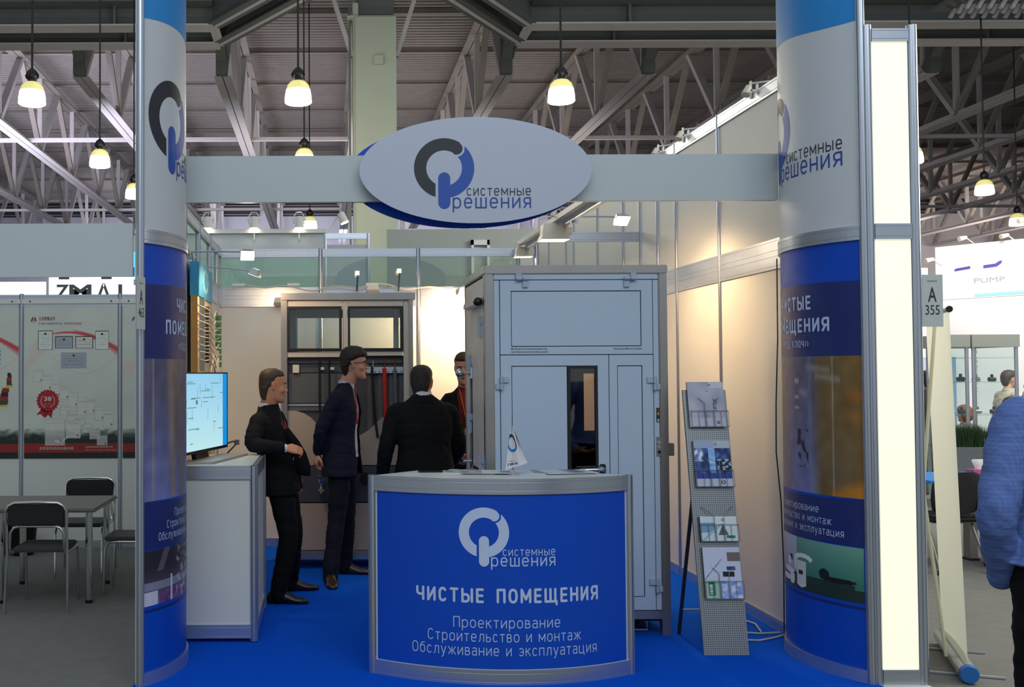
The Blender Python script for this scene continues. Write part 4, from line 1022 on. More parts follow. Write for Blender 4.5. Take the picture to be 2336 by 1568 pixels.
def basket(h, wd=.225, dep=.035, ht=.10):
    mb = MB(); x0 = -wd / 2 + .01; x1 = wd / 2 + .015
    mb.tube([rp(x0, h + ht, .001), rp(x0, h + ht, dep), rp(x1, h + ht, dep), rp(x1, h + ht, .001)], .0018, 6)
    mb.tube([rp(x0, h, .001), rp(x0, h, dep), rp(x1, h, dep), rp(x1, h, .001)], .0018, 6)
    for k in range(6):
        x = x0 + (x1 - x0) * k / 5; mb.tube([rp(x, h, .002), rp(x, h, dep), rp(x, h + ht, dep)], .0016, 6)
    for xa, xb in ((x0 + .02, x0 + .085), (x1 - .02, x1 - .085)):
        mb.tube([rp(xa, h + ht * 2.1, .003), rp(xa, h + ht * 2.1, .012), rp(xb, h + ht * 1.5, dep), rp(xb, h, dep)], .0018, 6)
    obj('wire_basket', mb, WIRE, t, smooth=True)
def rackpic(fn, h, wd, ht, lab, u=0.01):
    b = thing('brochure', rp(u, h, .01), lab, 'brochure', 'brochures in the leaning rack')
    mb = MB(); q = [rp(u - wd / 2, h, .006), rp(u + wd / 2, h, .006), rp(u + wd / 2, h + ht, .006), rp(u - wd / 2, h + ht, .006)]
    mb.add(q + [p + RN * .016 for p in q], [(0, 3, 2, 1), (4, 5, 6, 7), (0, 1, 5, 4), (1, 2, 6, 5), (2, 3, 7, 6), (3, 0, 4, 7)])
    obj('pages', mb, mat('page_paper', 'cfd0cf', .6), b)
    picture('cover', 60, 80, fn, lambda a, c: rp(u - wd / 2 + a * wd, h + c * ht, .0228), b)
    obj('spiral_binding', MB().tube([rp(u - wd / 2 - .003 + .003 * math.cos(k * 1.2), h + ht * k / 160, .014 + .007 * math.sin(k * 1.2)) for k in range(161)], .0009, 5), BLACK, b)
def ringl(u, v, cx, cy, r, asp): d = math.hypot((u - cx), (v - cy) * asp); return abs(d - r) < r * .3
def r1(u, v):
    c = mixc((.60, .62, .70), (.74, .72, .78), noise2(u * 3, v * 3) + .5)
    if v < .2: c = (.74, .74, .80)
    if u > .6 and v > .86: c = (.78, .79, .82)
    if .68 < u < .80 and .35 < v < .62 and noise2(u * 30, v * 30) > .0: c = (.30, .24, .30)
    if ringl(u, v, .80, .10, .035, 1.3) or ringl(u, v, .62, .93, .025, 1.3): c = (.20, .21, .26)
    if (.5 < u < .56 and abs(v - .79) < .008) or (.5 < u < .56 and abs(v - .24) < .008): c = (.4, .2, .25)
    return c
def r2(u, v):
    if v < .18:
        c = (.74, .77, .84)
        if ringl(u, v, .74, .10, .045, 1.3): c = (.14, .15, .18)
        return c
    if v > .84: c = (.62, .68, .80) if u < .55 else (.72, .75, .80); return (.2, .2, .3) if ringl(u, v, .60, .92, .03, 1.3) else c
    c = mixc((.04, .09, .30), (.25, .45, .75), noise2(u * 7, v * 7) + .45)
    if .38 < u < .56 and v > .3: c = mixc((.35, .60, .85), (.75, .85, .95), noise2(u * 3, v * 14) + .5)
    if u > .62 and .35 < v < .60: c = (.04, .06, .13) if noise2(u * 12, v * 18) > -.1 else (.6, .7, .85)
    if u < .25 and v > .55: c = mixc((.9, .94, 1), (.1, .2, .5), noise2(u * 9, v * 9, 5) + .45)
    if v < .27: c = (.10, .22, .60)
    return c
def r3(u, v):
    c = (.82, .87, .88)
    if u < .42 and .35 < v < .75: c = (.45, .64, .74)
    if v > .55 and u > .4: c = (.86, .89, .90)
    if .25 < v < .7 and abs(u - .62) < (.7 - v) * .32: c = (.32, .38, .40)
    if v < .7 and abs((u - .1) - (v - .1) * .8) < .05: c = (.60, .76, .80)
    if .70 < u < .93 and .12 < v < .24: c = (.12, .48, .32)
    if ringl(u, v, .62, .86, .03, .8): c = (.2, .2, .25)
    return c
def r4(u, v):
    c = (.78, .80, .88) if v > .35 else (.62, .70, .85)
    if u < .42 and v < .36: c = (.62, .76, .70)
    if .08 < u < .26 and .06 < v < .32: c = (.10, .42, .28)
    if .12 < u < .20 and .09 < v < .29 and noise2(3, v * 90) > -.15: c = (.75, .85, .8)
    if u > .65 and .72 < v < .90: c = (.45, .38, .36)
    if .50 < u < .82 and .42 < v < .52: c = (.05, .06, .12)
    if .62 < u < .85 and .55 < v < .62: c = (.16, .22, .45)
    if v < .34 and u > .45: c = mixc((.45, .58, .85), (.85, .88, .95), noise2(u * 6, v * 14) + .5)
    if abs((v - .45) - (u - .1) * .8) < .015 and u < .5: c = (.5, .53, .58)
    return c
rackpic(r1, 1.375, .222, .285, 'grey brochure with ring logo sticking out of the rack top', .0)
rackpic(r2, 1.005, .222, .285, 'blue industrial photo brochure, second from the rack top', .01)
rackpic(r3, .675, .222, .150, 'pale green-white brochure lying low in the rack, third from top', .01)
rackpic(r4, .335, .222, .305, 'lowest brochure in the rack, with green label and bluish room picture', .01)
basket(1.375); basket(1.005); basket(.675); basket(.335)
# ================================================================ LEFT NEIGHBOUR: posters
PY = 10.608
def wx(px): return (px - 740) * 10.6 / 2450
def wz(py): return 1.7 - (py - 852) * 10.6 / 2450
def base_poster(x, y):           # x, y in photo-like poster units (0..213, 0..353 downwards)
    c = mixc((.78, .79, .75), (.80, .82, .76), noise2(x / 60, y / 50) + .5)
    def sw(x0, y0, x1, y1, bend, w0, w1, col, k):
        nonlocal c
        t = (x - x0) / (x1 - x0)
        if 0 <= t <= 1:
            yy = y0 + (y1 - y0) * t + bend * math.sin(PI * t); w_ = w0 + (w1 - w0) * t
            if abs(y - yy) < w_: c = mixc(c, col, k * (1 - abs(y - yy) / w_ * .5))
    sw(0, 150, 120, 75, -22, 18, 2, (.86, .66, .60), .35); sw(10, 110, 213, 60, -35, 10, 3, (.88, .72, .66), .4)
    sw(55, 70, 213, 105, -18, 1.0, 7, (.74, .16, .18), .9); sw(110, 60, 213, 112, -8, 1, 9, (.80, .25, .25), .5)
    sw(60, 120, 213, 120, 40, 1.5, 2, (.86, .66, .62), .5)
    if y > 285:
        k = min(1, (y - 285) / 22 + .4 * noise2(x / 14, y / 9))
        c = mixc(c, mixc((.09, .13, .15), (.10, .16, .09), noise2(x / 18, 4) + .5), k)
        yy = 316 - (x - 70) * .32 + 3 * math.sin(x / 6)
        if 70 < x < 200 and abs(y - yy) < 3 and y < 322: c = (.62, .64, .66)
    if 319 < y < 340: c = (.56, .12, .10)
    if y >= 340: c = mixc((.05, .08, .07), (.10, .14, .09), noise2(x / 9, y / 5) + .5)
    return c
random.seed(5)
DOCS = []
for k in range(9):
    DOCS.append((20 + k * 20, 150 + k * 13 * (1 if k < 6 else .9), 24, 30 + 5 * (k % 3)))
    if k > 1: DOCS.append((30 + k * 17, 190 + k * 14, 24, 22))
DOCS.append((48, 262, 45, 62)); DOCS.append((95, 268, 34, 40))
def poster_mid(u, v):
    x, y = u * 213, (1 - v) * 353
    c = base_poster(x, y)
    for i, (a, b, ww, hh) in enumerate(DOCS):
        if a < x < a + ww and b < y < b + hh and y < 330:
            e = min(x - a, a + ww - x, y - b, b + hh - y)
            c = (.70, .70, .66) if e < 1.2 else mixc(c, (.82, .82, .78), .75)
            if math.hypot(x - a - ww * .8, y - b - hh * .82) < 2.6: c = (.62, .45, .32)
            elif e > 3 and abs(math.sin(y * 1.4)) > .93 and b + 3 < y < b + 12: c = (.66, .66, .64)
    for a, b, x1, y1, fr, fill in ((31, 62, 65, 106, (.35, .38, .35), (.84, .86, .82)), (70, 75, 111, 103, (.22, .22, .22), (.62, .66, .68)), (116, 75, 157, 103, (.24, .10, .10), (.80, .80, .77)), (162, 63, 193, 106, (.25, .28, .26), (.84, .86, .82)), (83, 112, 142, 148, (.60, .60, .60), (.62, .65, .68))):
        if a < x < x1 and b < y < y1:
            e = min(x - a, x1 - x, y - b, y1 - y); c = fr if e < 1.6 else fill
            if e > 6 and int(y / 1.55) % 3 == 0 and noise2(x / 3.0, int(y / 4.6) * 7.3) > -.12: c = tuple(q * .82 for q in c)
            if math.hypot(x - (a + x1) / 2, y - b - 7) < 2.6: c = (.30, .14, .10)
    return c
def poster_left(u, v):
    x, y = u * 213, (1 - v) * 353; c = base_poster(x, y)
    if 165 < x < 205:
        cx = 190 - (y - 160) * .18 if y > 190 else 192
        if 158 < y < 235 and abs(x - cx) < 4 + (y - 158) * .10:
            k = int((y - 158) / 9) % 5; c = ((.10, .10, .09), (.62, .12, .12), (.12, .30, .14), (.80, .66, .2), (.55, .1, .12))[k]
    if 120 < x < 172 and 105 < y < 140 and noise2(x / 5, y / 7) > -.05: c = (.25, .52, .74)
    return c
def poster_right(u, v):
    x, y = u * 213, (1 - v) * 353; return base_poster(x, y)
def poster(x0, x1, fn, lab, nx=240, ny=350):
    t = thing('poster', ((x0 + x1) / 2, PY, .865), lab, 'poster')
    obj('sheet', MB().box(x0, x1, PY - .004, PY, wz(1043), wz(690)), WHITEPL, t)
    picture('poster_print', nx, ny, fn, lambda u, v: V((x0 + (x1 - x0) * u, PY - .005, wz(1043) + (wz(690) - wz(1043)) * v)), t)
    obj('hanging_strip', MB().box(x0 - .02, x1 + .02, PY - .02, PY - .002, wz(690), wz(680)), WHITEPL, t)
    for x in (x0 + .06, x1 - .06): obj('screw', MB().cyl((x, PY - .02, wz(685)), (x, PY - .026, wz(685)), .008, 8), ALU_DK, t)
    f = lambda a, b: V((x0 + a * (x1 - x0) / 213, PY - .0065, wz(690) - b * (wz(690) - wz(1043)) / 353))
    g = (x1 - x0) / 213
    return t, f, g
MAROON = mat('maroon_print_ink', '7a1f2a', .5); GREYINK = mat('grey_print_ink', '6c6e6b', .5); ROSE = mat('rosette_red_ink', 'a5141c', .5); PALEINK = mat('pale_print_ink', 'c9c6bd', .5)
def mletter(s, f, g, x, y, cap, wd, m, parent, al='L', off=0):
    fx = lambda u, v: f(x, y) + V((u, 0, v))
    lettering(s, fx, 0, 0, cap * g, wd * g, al, off, parent, m)
def emblem(f, x, y, parent, k=1.0):
    mb = MB()
    for q in (((0, 9), (4, 0), (7, 0), (4, 9)), ((8, 0), (11, 0), (14, 9), (10, 9)), ((5, 9), (7, 3.5), (9, 9), (8, 9), (7, 6), (6, 9))):
        mb.add([f(x + a * k, y + b * k) for a, b in q], [tuple(range(len(q)))])
    obj('printed_emblem', mb, MAROON, parent, recalc=False)
t, f, g = poster(wx(55), wx(268), poster_mid, 'middle certificates poster with red rosette reading 38 on the neighbouring wall')
emblem(f, 14, 31, t); mletter('M D C', f, g, 15, 44, 2.6, 12, MAROON, t)
mletter('公司荣誉证书', f, g, 33, 38, 7, 37, MAROON, t, 'L', .012); strokes('Сертификаты Компании', (lambda u, v: f(33, 48) + V((u, 0, v))), 0, 0, 6.2 * g, 97 * g, 'L', .12, t, GREYINK)
mb = MB(); nn = 40; cx_, cy_ = 54, 222
vs = [f(cx_, cy_)] + [f(cx_ + (25 + 1.6 * (-1) ** i) * math.cos(2 * PI * i / nn), cy_ + (25 + 1.6 * (-1) ** i) * math.sin(2 * PI * i / nn)) for i in range(nn)]
mb.add(vs, [(0, i + 1, (i + 1) % nn + 1) for i in range(nn)])
for q in (((40, 240), (52, 246), (46, 260), (38, 252), (28, 254)), ((50, 246), (66, 244), (62, 262), (55, 254), (46, 262))): mb.add([f(a, b) for a, b in q], [tuple(range(len(q)))])
obj('rosette_print', mb, ROSE, t, recalc=False)
f2 = lambda a, b: f(a, b) + V((0, -.001, 0))
mletter('38', f2, g, 54, 222, 10, 17, PALEINK, t, 'C', .02)
for i in range(2): mletter(['шт. экз.', '— — —'][i], f2, g, 54, 230 + i * 5, 2.4, 16, PALEINK, t, 'C')
for s in (-1, 1): obj('laurel_print', MB().add([f2(54 + s * (15 + e) * math.cos(a_), 222 - (15 + e) * math.sin(a_)) for a_, e in [(-1.2 + 2.0 * i / 10, 0) for i in range(11)] + [(-1.2 + 2.0 * i / 10, 1.2) for i in range(10, -1, -1)]], [tuple(range(22))]), PALEINK, t, recalc=False)
mletter('洁净室系统综合解决商', f2, g, 35, 333, 5.5, 78, PALEINK, t); mletter('洁净室系统设备有限公司', f2, g, 140, 329, 3.2, 62, PALEINK, t); mletter('Cleanroom System Engineering', f2, g, 140, 335, 2.2, 70, PALEINK, t); emblem(lambda a, b: f2(a, b), 122, 325, t, .7)
t, f, g = poster(wx(-172), wx(42), poster_left, 'poster with coloured ribbon drawing at the left edge of the neighbouring wall', 110, 150)
t, f, g = poster(wx(280), -1.14, lambda u, v: base_poster(u * 35, (1 - v) * 353), 'narrow strip of poster beside the A 463 plate', 30, 150)
f_ = lambda a, b: V((wx(280) + a * .00432, PY - .0065, wz(690) - b * .00432)); emblem(f_, 20, 31, t)

# lit sign panels of the stands behind, between fascia and wall top
GLOW = mat('overexposed_lit_panel', 'ffffff', .5, 0, 0, emit=1.3); GLOWC = mat('lit_cyan_panel', '56c8ee', .5, 0, 0, emit=.9)  # boards glow in place of the strong light falling on them
Q = 14 / 2450
def qx(px): return (px - 740) * Q
def qz(py): return 1.7 - (py - 852) * Q
t = thing('lit_sign', (qx(50), 14, 2.5), 'plain white board with added glow above the neighbouring wall, far left', 'sign')
obj('face', MB().box(qx(-60), qx(106), 14, 14.05, 2.3, qz(640)), GLOW, t); obj('support', MB().box(qx(0), qx(6), 14, 14.05, 0, 2.3).box(qx(80), qx(86), 14, 14.05, 0, 2.3), ALU, t)
t = thing('lit_sign', (qx(210), 14, 2.5), 'white board with added glow and large dark grey letters above the neighbouring wall', 'sign')
obj('face', MB().box(qx(112), qx(330), 14, 14.05, 2.3, 3.3), GLOW, t); obj('support', MB().box(qx(120), qx(126), 14, 14.05, 0, 2.3).box(qx(290), qx(296), 14, 14.05, 0, 2.3), ALU, t)
obj('cyan_stripe', MB().add([(qx(300), 13.995, 3.3), (qx(312), 13.995, qz(676)), (qx(330), 13.995, qz(676)), (qx(330), 13.995, 3.3)], [(0, 1, 2, 3)]), GLOWC, t)
SGI = mat('dark_grey_sign_letter', '59605f', .6)
fq = lambda u, v: V((u, 13.985, v))
for s_, xa, wd in (('Z', 127, 31), ('M', 158, 51), ('Λ', 221, 31), ('I', 270, 9)): lettering(s_, fq, qx(xa), qz(677), 31 * Q, wd * Q, 'L', .03, t, SGI)
for xa in (134, 231): obj('letter_foot', MB().box(qx(xa), qx(xa + 24), 13.98, 13.99, qz(635), qz(620)), SGI, t)
t = thing('lit_pole', (qx(109), 14, 0), 'slim grey pole between the two white boards with added glow', 'pole')
obj('pole', MB().box(qx(106), qx(112), 13.97, 14, 0, 3.4), ALU, t)

# ================================================================ LEFT NEIGHBOUR: furniture
TBL = mat('grey_table_laminate', '77776f', .45); 
t = thing('meeting_table', (-2.2, 8.4, 0), 'grey topped rectangular table on chrome legs in the left stand', 'table')
obj('table_top', MB().box(-3.3, -1.70, 7.98, 8.86, .675, .705), TBL, t, bevel=.012)
for x, y in ((-1.76, 8.04), (-1.78, 8.78), (-2.42, 8.04), (-2.46, 8.78)):
    lg = obj('leg', MB().cyl((x, y, .02), (x, y, .675), .026, 20), CHROME, t, smooth=True)
    obj('foot', MB().cyl((x, y, .0), (x, y, .025), .028, 16), RUBBER, lg)
def chair_proto():
    t = thing('visitor_chair', (0, 0, 0), 'x', 'chair', 'chrome visitor chairs around the grey table')
    SEATM = mat('dark_grey_leatherette', '3a3a38', .5, 0, .08, 14); BACKM = mat('black_leatherette', '101010', .38, 0, .08, 14)
    # chair faces +Y, back at y=-.2
    W = .215
    for s in (-1, 1):
        obj('rear_leg', MB().tube([(s * (W + .01), -.245, 0), (s * W, -.215, .42), (s * W, -.235, .60), (s * W, -.25, .73), (s * (W - .02), -.252, .765), (s * (W - .06), -.254, .785), (0, -.254, .79)], .0105, 10), CHROME, t, smooth=True)
        obj('front_leg', MB().tube([(s * (W - .02), .22, 0), (s * (W - .02), .20, .37), (s * (W - .02), .185, .405), (s * (W - .02), .15, .418), (s * (W - .02), -.16, .415), (s * (W - .02), -.20, .43), (s * (W - .02), -.215, .47), (s * (W - .025), -.218, .57), (s * (W - .05), -.22, .605), (s * (W - .09), -.22, .615), (0, -.22, .615)], .0105, 10), CHROME, t, smooth=True)
    obj('seat', MB().box(-.195, .195, -.19, .22, .422, .455), SEATM, t, smooth=True, bevel=.014)
    bp = []
    for (a, b, sx_) in ((0, 0, 1),):
        pass
    poly = []
    for cx0, cz0, a0 in ((.165, .735, 0), (-.165, .735, 90), (-.18, .645, 180), (.18, .645, 270)):
        for i in range(7):
            a_ = math.radians(a0 + 15 * i); r_ = .04 if a0 < 180 else .02; poly.append((cx0 + r_ * math.cos(a_), cz0 + r_ * math.sin(a_)))
    obj('backrest', MB().prism(poly, lambda x, z: V((x, -.252 - .0 * z, z)), lambda x, z: V((x, -.218, z))), BACKM, t, smooth=True, bevel=.008)
    return t
c0 = chair_proto(); c0.location = (-2.06, 7.93, 0); c0['label'] = 'nearest black and chrome chair with its back to the viewer at the grey table'
copy_tree(c0, (-2.06, 9.22, 0), PI, label='black and chrome chair behind the grey table, facing the viewer')
copy_tree(c0, (-1.48, 8.45, 0), PI / 2, label='black and chrome chair half hidden by the left curved column')
copy_tree(c0, (-2.72, 8.0, 0), .1, label='black and chrome chair cut off by the left edge of the photo')
t = thing('waste_bin', (-2.90, 9.9, 0), 'black plastic waste bin standing by the neighbouring wall under the table', 'bin')
obj('bin_body', MB().lathe([(.10, .0), (.105, .01), (.135, .27), (.145, .28), (.145, .30), (.13, .30), (.10, .02), (0, .02)], (-2.86, 10.2, 0), 24), BLACK, t, smooth=True)
t = thing('floor_box', (-2.95, 10.1, 0), 'low grey box with dark front beside the black bin', 'box')
obj('body', MB().box(-3.22, -3.02, 10.1, 10.4, 0, .32), mat('grey_box', '6a6d68', .6), t); obj('front', MB().box(-3.20, -3.04, 10.085, 10.1, .13, .30), BLACK, t)

# ================================================================ FLOODS AND SPOTS
HALO = mat('burning_halogen_glass', 'fff0cf', .3, 0, 0, emit=14); HALOD = mat('dim_halogen_glass', 'ffe0b0', .3, 0, 0, emit=2.2); WHL = mat('cream_lamp_enamel', 'd9cfbb', .4)
def arm_flood(a, b, lab, lit=True, hs=.055, tilt=(.5, -.5, -.7)):
    a = V(a); b = V(b); t = thing('arm_floodlight', a, lab, 'lamp')
    obj('arm', MB().tube([a, a.lerp(b, .5) + V((0, 0, .004)), b], .006, 8), ALU, t, smooth=True)
    obj('clamp', MB().box(a.x - .03, a.x + .02, a.y - .02, a.y + .02, a.z - .05, a.z + .01), ALU, t)
    d = V(tilt).normalized(); u = d.cross(V((0, 0, 1))).normalized(); w_ = d.cross(u)
    c = b + V((.02, 0, -.02)) + (V((b.x - a.x, 0, 0)).normalized() * hs * .5)
    def blk(h0, h1, k0, k1):
        q = []
        for h, k in ((h0, k0), (h1, k1)): q += [c + d * h + u * hs * k * sx_ + w_ * hs * .75 * k * sy_ for sx_, sy_ in ((-1, -1), (1, -1), (1, 1), (-1, 1))]
        return MB().add(q, [(0, 3, 2, 1), (4, 5, 6, 7), (0, 1, 5, 4), (1, 2, 6, 5), (2, 3, 7, 6), (3, 0, 4, 7)])
    obj('housing', blk(-.035, .02, .6, 1), ALU, t); obj('lens', blk(.0205, .023, .9, .9), HALO if lit else HALOD, t)
    return t
arm_flood((-1.0, 8.0, 2.61), (-.62, 8.0, 2.61), 'burning halogen flood on an arm, upper of the two beside the left column', True, .055, (.1, -.65, -.45))
arm_flood((-.99, 8.9, 2.59), (-.62, 8.9, 2.555), 'switched-off looking halogen flood on an arm, lower of the two beside the left column', False, .055, (-.3, .1, -.8))
arm_flood((1.90, 8.1, 2.875), (2.20, 8.1, 2.875), 'burning halogen flood on an arm reaching towards the right wall', True, .06, (.15, -.6, -.6))
def hung_flood(c, lab, k=1.0):
    c = V(c); t = thing('hanging_floodlight', c, lab, 'lamp')
    def q(x, y, z): return c + V((x, y, z)) * k
    mb = MB(); mb.loft([[q(sx_ * a_, sy_ * b_, z) for sx_, sy_ in ((-1, -1), (1, -1), (1, 1), (-1, 1))] for a_, b_, z in ((.07, .05, .09), (.085, .06, .08), (.095, .07, .0), (.115, .09, -.04))])
    obj('housing', mb, WHL, t, bevel=.004)
    obj('lens', MB().add([q(-.108, -.083, -.041), q(.108, -.083, -.041), q(.108, .083, -.041), q(-.108, .083, -.041)], [(0, 1, 2, 3)]), HALO, t)
    obj('yoke', MB().tube([q(-.11, 0, .02), q(-.115, 0, .13), q(0, 0, .15), q(.115, 0, .13), q(.11, 0, .02)], .007 * k, 8).cyl(q(0, 0, .15), q(.02, 0, .22), .02 * k, 10), WHL, t, smooth=True)
    obj('ballast_box', MB().add([q(.09 + a_, b_, z) for a_ in (0, .05) for b_ in (-.03, .03) for z in (0, .06)], [(0, 1, 3, 2), (4, 6, 7, 5), (0, 4, 5, 1), (2, 3, 7, 6), (0, 2, 6, 4), (1, 5, 7, 3)]), WHL, t)
    obj('lead', MB().tube([q(.05, 0, .09), q(.12, 0, .16), q(.05, 0, .2), q(.02, .0, .22)], .004, 6), CABLE, t, smooth=True)
hung_flood((1.80, 8.4, 2.775), 'large cream floodlight under the rail, directly below the right end of the oval sign')
hung_flood((1.85, 9.95, 2.80), 'smaller cream floodlight hanging near the back post, left of the big one', .72)
t = thing('rail_cable', (1.95, 7.8, 2.9), 'wavy white cable hanging along the lighting rail', 'cable')
obj('wire', MB().tube([(1.93, 7.0 + i * .09, 2.93 - .03 * abs(math.sin(i * .9))) for i in range(16)], .007, 6), CABLE, t, smooth=True)
# back wall fittings
def small_flood(x, z, lab, y=10.5, k=1.0):
    t = thing('wall_floodlight', (x, y, z), lab, 'lamp')
    obj('housing', MB().add([V((x, y, z)) + V(p) * k for p in ((-.06, -.09, -.02), (.06, -.09, -.02), (.07, 0, -.05), (-.07, 0, -.05), (-.05, -.08, .03), (.05, -.08, .03), (.05, .02, .02), (-.05, .02, .02))], [(0, 3, 2, 1), (4, 5, 6, 7), (0, 1, 5, 4), (1, 2, 6, 5), (2, 3, 7, 6), (3, 0, 4, 7)]), WHL, t, bevel=.006)
    obj('bracket', MB().box(x - .02, x + .02, y, y + .08, z - .01, z + .01), WHL, t)
small_flood(-.43, 2.41, 'small cream flood on the back wall rail left of the steel display')
small_flood(.47, 2.52, 'small flood resting above the steel display header', 10.4)
small_flood(1.37, 2.50, 'small flood on the back wall just left of the airlock cabinet')
t = thing('rail_cable', (.5, 10.55, 2.5), 'long sagging white cable along the back wall rail', 'cable')
obj('wire', MB().tube([(-.95 + i * .058, 10.52, 2.545 + .035 * math.sin(i * .55) * math.cos(i * .23)) for i in range(42)], .007, 6), CABLE, t, smooth=True)
for x, nm in ((-.9, 'left'), (.62 - .98, 'middle'), (.86 - .45, 'right')):
    obj('cable_joint', MB().box(x, x + .12, 10.51, 10.53, 2.56, 2.585), WHITEPL, t)
for x, z1, lab in ((.32, 2.66, 'slim dark rod with bright tip against the green column, left one'), (.60 + .13, 2.68, 'slim dark rod with bright tip against the green column, right one')):
    t = thing('rod_lamp', (x, 10.5, 2.5), lab, 'lamp')
    obj('rod', MB().cyl((x, 10.5, 2.5), (x + .01, 10.5, z1), .008, 8), ALU_DK, t); obj('tip', MB().box(x - .015, x + .025, 10.48, 10.51, z1, z1 + .04), HALOD, t)
# spots along the top of the far white wall
def can(x, y, z, lab, side=0):
    t = thing('can_spotlight', (x, y, z), lab, 'lamp')
    obj('can', MB().lathe([(.0, .17), (.05, .17), (.065, .15), (.07, 0), (.066, 0), (.06, .02), (.0, .03)], (x, y, z), 20), WHITEPL, t, smooth=True)
    obj('lens', MB().cyl((x, y, z + .012), (x, y, z + .005), .060, 20), HALO, t)
    obj('yoke', MB().tube([(x - .075, y, z + .06), (x - .08, y, z + .16), (x - .04, y, z + .23), (x + .04, y, z + .23), (x + .08, y, z + .16), (x + .075, y, z + .06)], .008, 8).bar((x - .1, y, z + .13), (x + .1, y, z + .13), .02, .02), WHITEPL, t, smooth=True)
    obj('stem', MB().bar((x, y + .02, z + .14), (x, y + .08, z - .16), .02, .02), WHITEPL, t)
k_ = 15.8 / 2450
for i, px in enumerate((475, 580, 683)): can((px - 740) * k_, 15.8, 1.7 + (852 - 519) * k_, 'white can spotlight, %s of the three on top of the far pale wall' % ['leftmost', 'middle', 'rightmost'][i])
t = thing('tilted_spotlight', ((780 - 740) * k_, 15.8, 3.8), 'tilted white spotlight on a slanting rod just left of the green column', 'lamp')
tx = (783 - 740) * k_
obj('can', MB().tube([(tx - .03, 15.8, 4.06), (tx + .03, 15.78, 3.92)], [.055, .065], 16), WHITEPL, t, smooth=True); obj('lens', MB().cyl((tx + .031, 15.78, 3.918), (tx + .034, 15.78, 3.911), .058, 16), HALO, t)
obj('rod', MB().tube([(tx - .27, 15.8, 3.66), (tx - .10, 15.8, 3.98), (tx - .02, 15.8, 4.07)], .010, 8), WHITEPL, t, smooth=True)
# clip spots riding on top of the tall right wall
for i, (y, lab) in enumerate(((7.35, 'small clip spotlight on top of the tall right wall, nearest the right column'), (8.75, 'small clip spotlight on top of the tall right wall, middle one'), (9.4, 'small clip spotlight on top of the tall right wall, farthest one'))):
    t = thing('clip_spotlight', (2.97, y, 3.6), lab, 'lamp')
    obj('clip', MB().box(2.94, 2.95, y - .012, y + .012, 3.58, 3.70).box(2.985, 2.995, y - .012, y + .012, 3.58, 3.68).box(2.94, 2.995, y - .012, y + .012, 3.63, 3.64), WHITEPL, t)
    obj('head', MB().tube([(2.93, y, 3.665), (2.90, y - .02, 3.60)], [.018, .030], 12), WHL, t, smooth=True)
    obj('arm', MB().tube([(2.95, y, 3.685), (3.02, y - .02, 3.69), (3.06, y - .06, 3.685)], .006, 6), WHITEPL, t, smooth=True)
t = thing('power_strip', (2.86, 6.9, 0), 'small cream power strip on the floor beside the right baseboard', 'power strip', rz=.15)
obj('body', MB().box(2.60, 2.72, 7.45, 7.50, .006, .045), mat('cream_plastic', 'd2c29c', .5), t, bevel=.006)
obj('lead', MB().tube([(2.72, 7.47, .02), (2.80, 7.40, .02), (2.86, 7.2, .02), (2.82, 7.0, .015)], .006, 6), CABLE, t, smooth=True)
t = thing('floor_cable', (2.7, 6.8, 0), 'white cable looping on the blue carpet beside the right column', 'cable')
obj('wire', MB().tube([(2.93, 6.98, .015), (2.80, 6.96, .014), (2.64, 7.0, .014), (2.57, 6.92, .014), (2.60, 6.80, .014), (2.72, 6.78, .014), (2.86, 6.86, .014), (2.95, 6.93, .015)], .006, 6), CABLE, t, smooth=True)
t = thing('column_cable', (2.85, 6.75, 0), 'thin dark cable running down behind the right curved column', 'cable')
obj('wire', MB().tube([(2.815, 6.66, 2.4), (2.812, 6.66, 1.9), (2.80, 6.67, 1.5), (2.80, 6.68, 1.2), (2.825, 6.68, .9), (2.84, 6.69, .5), (2.84, 6.70, .02)], .004, 6), BLACK, t, smooth=True)

# ================================================================ RIGHT: roll-up banner
BAN = bpy.data.materials.new('translucent_cream_banner_film'); BAN.use_nodes = True; b_ = BAN.node_tree.nodes['Principled BSDF']
b_.inputs['Base Color'].default_value = (*lin('eeecd8'), 1); b_.inputs['Roughness'].default_value = .5; N_ = BAN.node_tree.nodes; tl = N_.new('ShaderNodeBsdfTranslucent'); tl.inputs[0].default_value = (*lin('f4f2de'), 1); ms = N_.new('ShaderNodeMixShader'); ms.inputs[0].default_value = .5
BAN.node_tree.links.new(b_.outputs[0], ms.inputs[1]); BAN.node_tree.links.new(tl.outputs[0], ms.inputs[2]); BAN.node_tree.links.new(ms.outputs[0], N_['Material Output'].inputs[0])
t = thing('roll_up_banner', (3.65, 6.3, 0), 'white roll-up banner seen from the side beside the light box', 'banner')
BA, BB = V((3.50, 5.90, 0)), V((3.83, 6.72, 0)); bd = (BB - BA).normalized(); bn = V((bd.y, -bd.x, 0))
def bp(u, v, l=0): return BA + (BB - BA) * u + bn * (.035 * math.sin(PI * u) + l - .0) + V((-.075 * v, -.02 * v, .085 + v * 1.95))
obj('banner_film', MB().grid(16, 10, lambda u, v: bp(u, v)), BAN, t, smooth=True, recalc=False)
obj('base_cassette', MB().tube([BA - bd * .02 + V((0, 0, .052)), BB + bd * .0 + V((0, 0, .052))], .048, 24), mat('satin_base_metal', 'b9bdb4', .3, .6), t, smooth=True)
obj('blue_end_cap', MB().tube([BA - bd * .05 + V((0, 0, .052)), BA - bd * .02 + V((0, 0, .052))], [.045, .052], 24), mat('blue_end_cap_plastic', '1f62a8', .4), t, smooth=True)
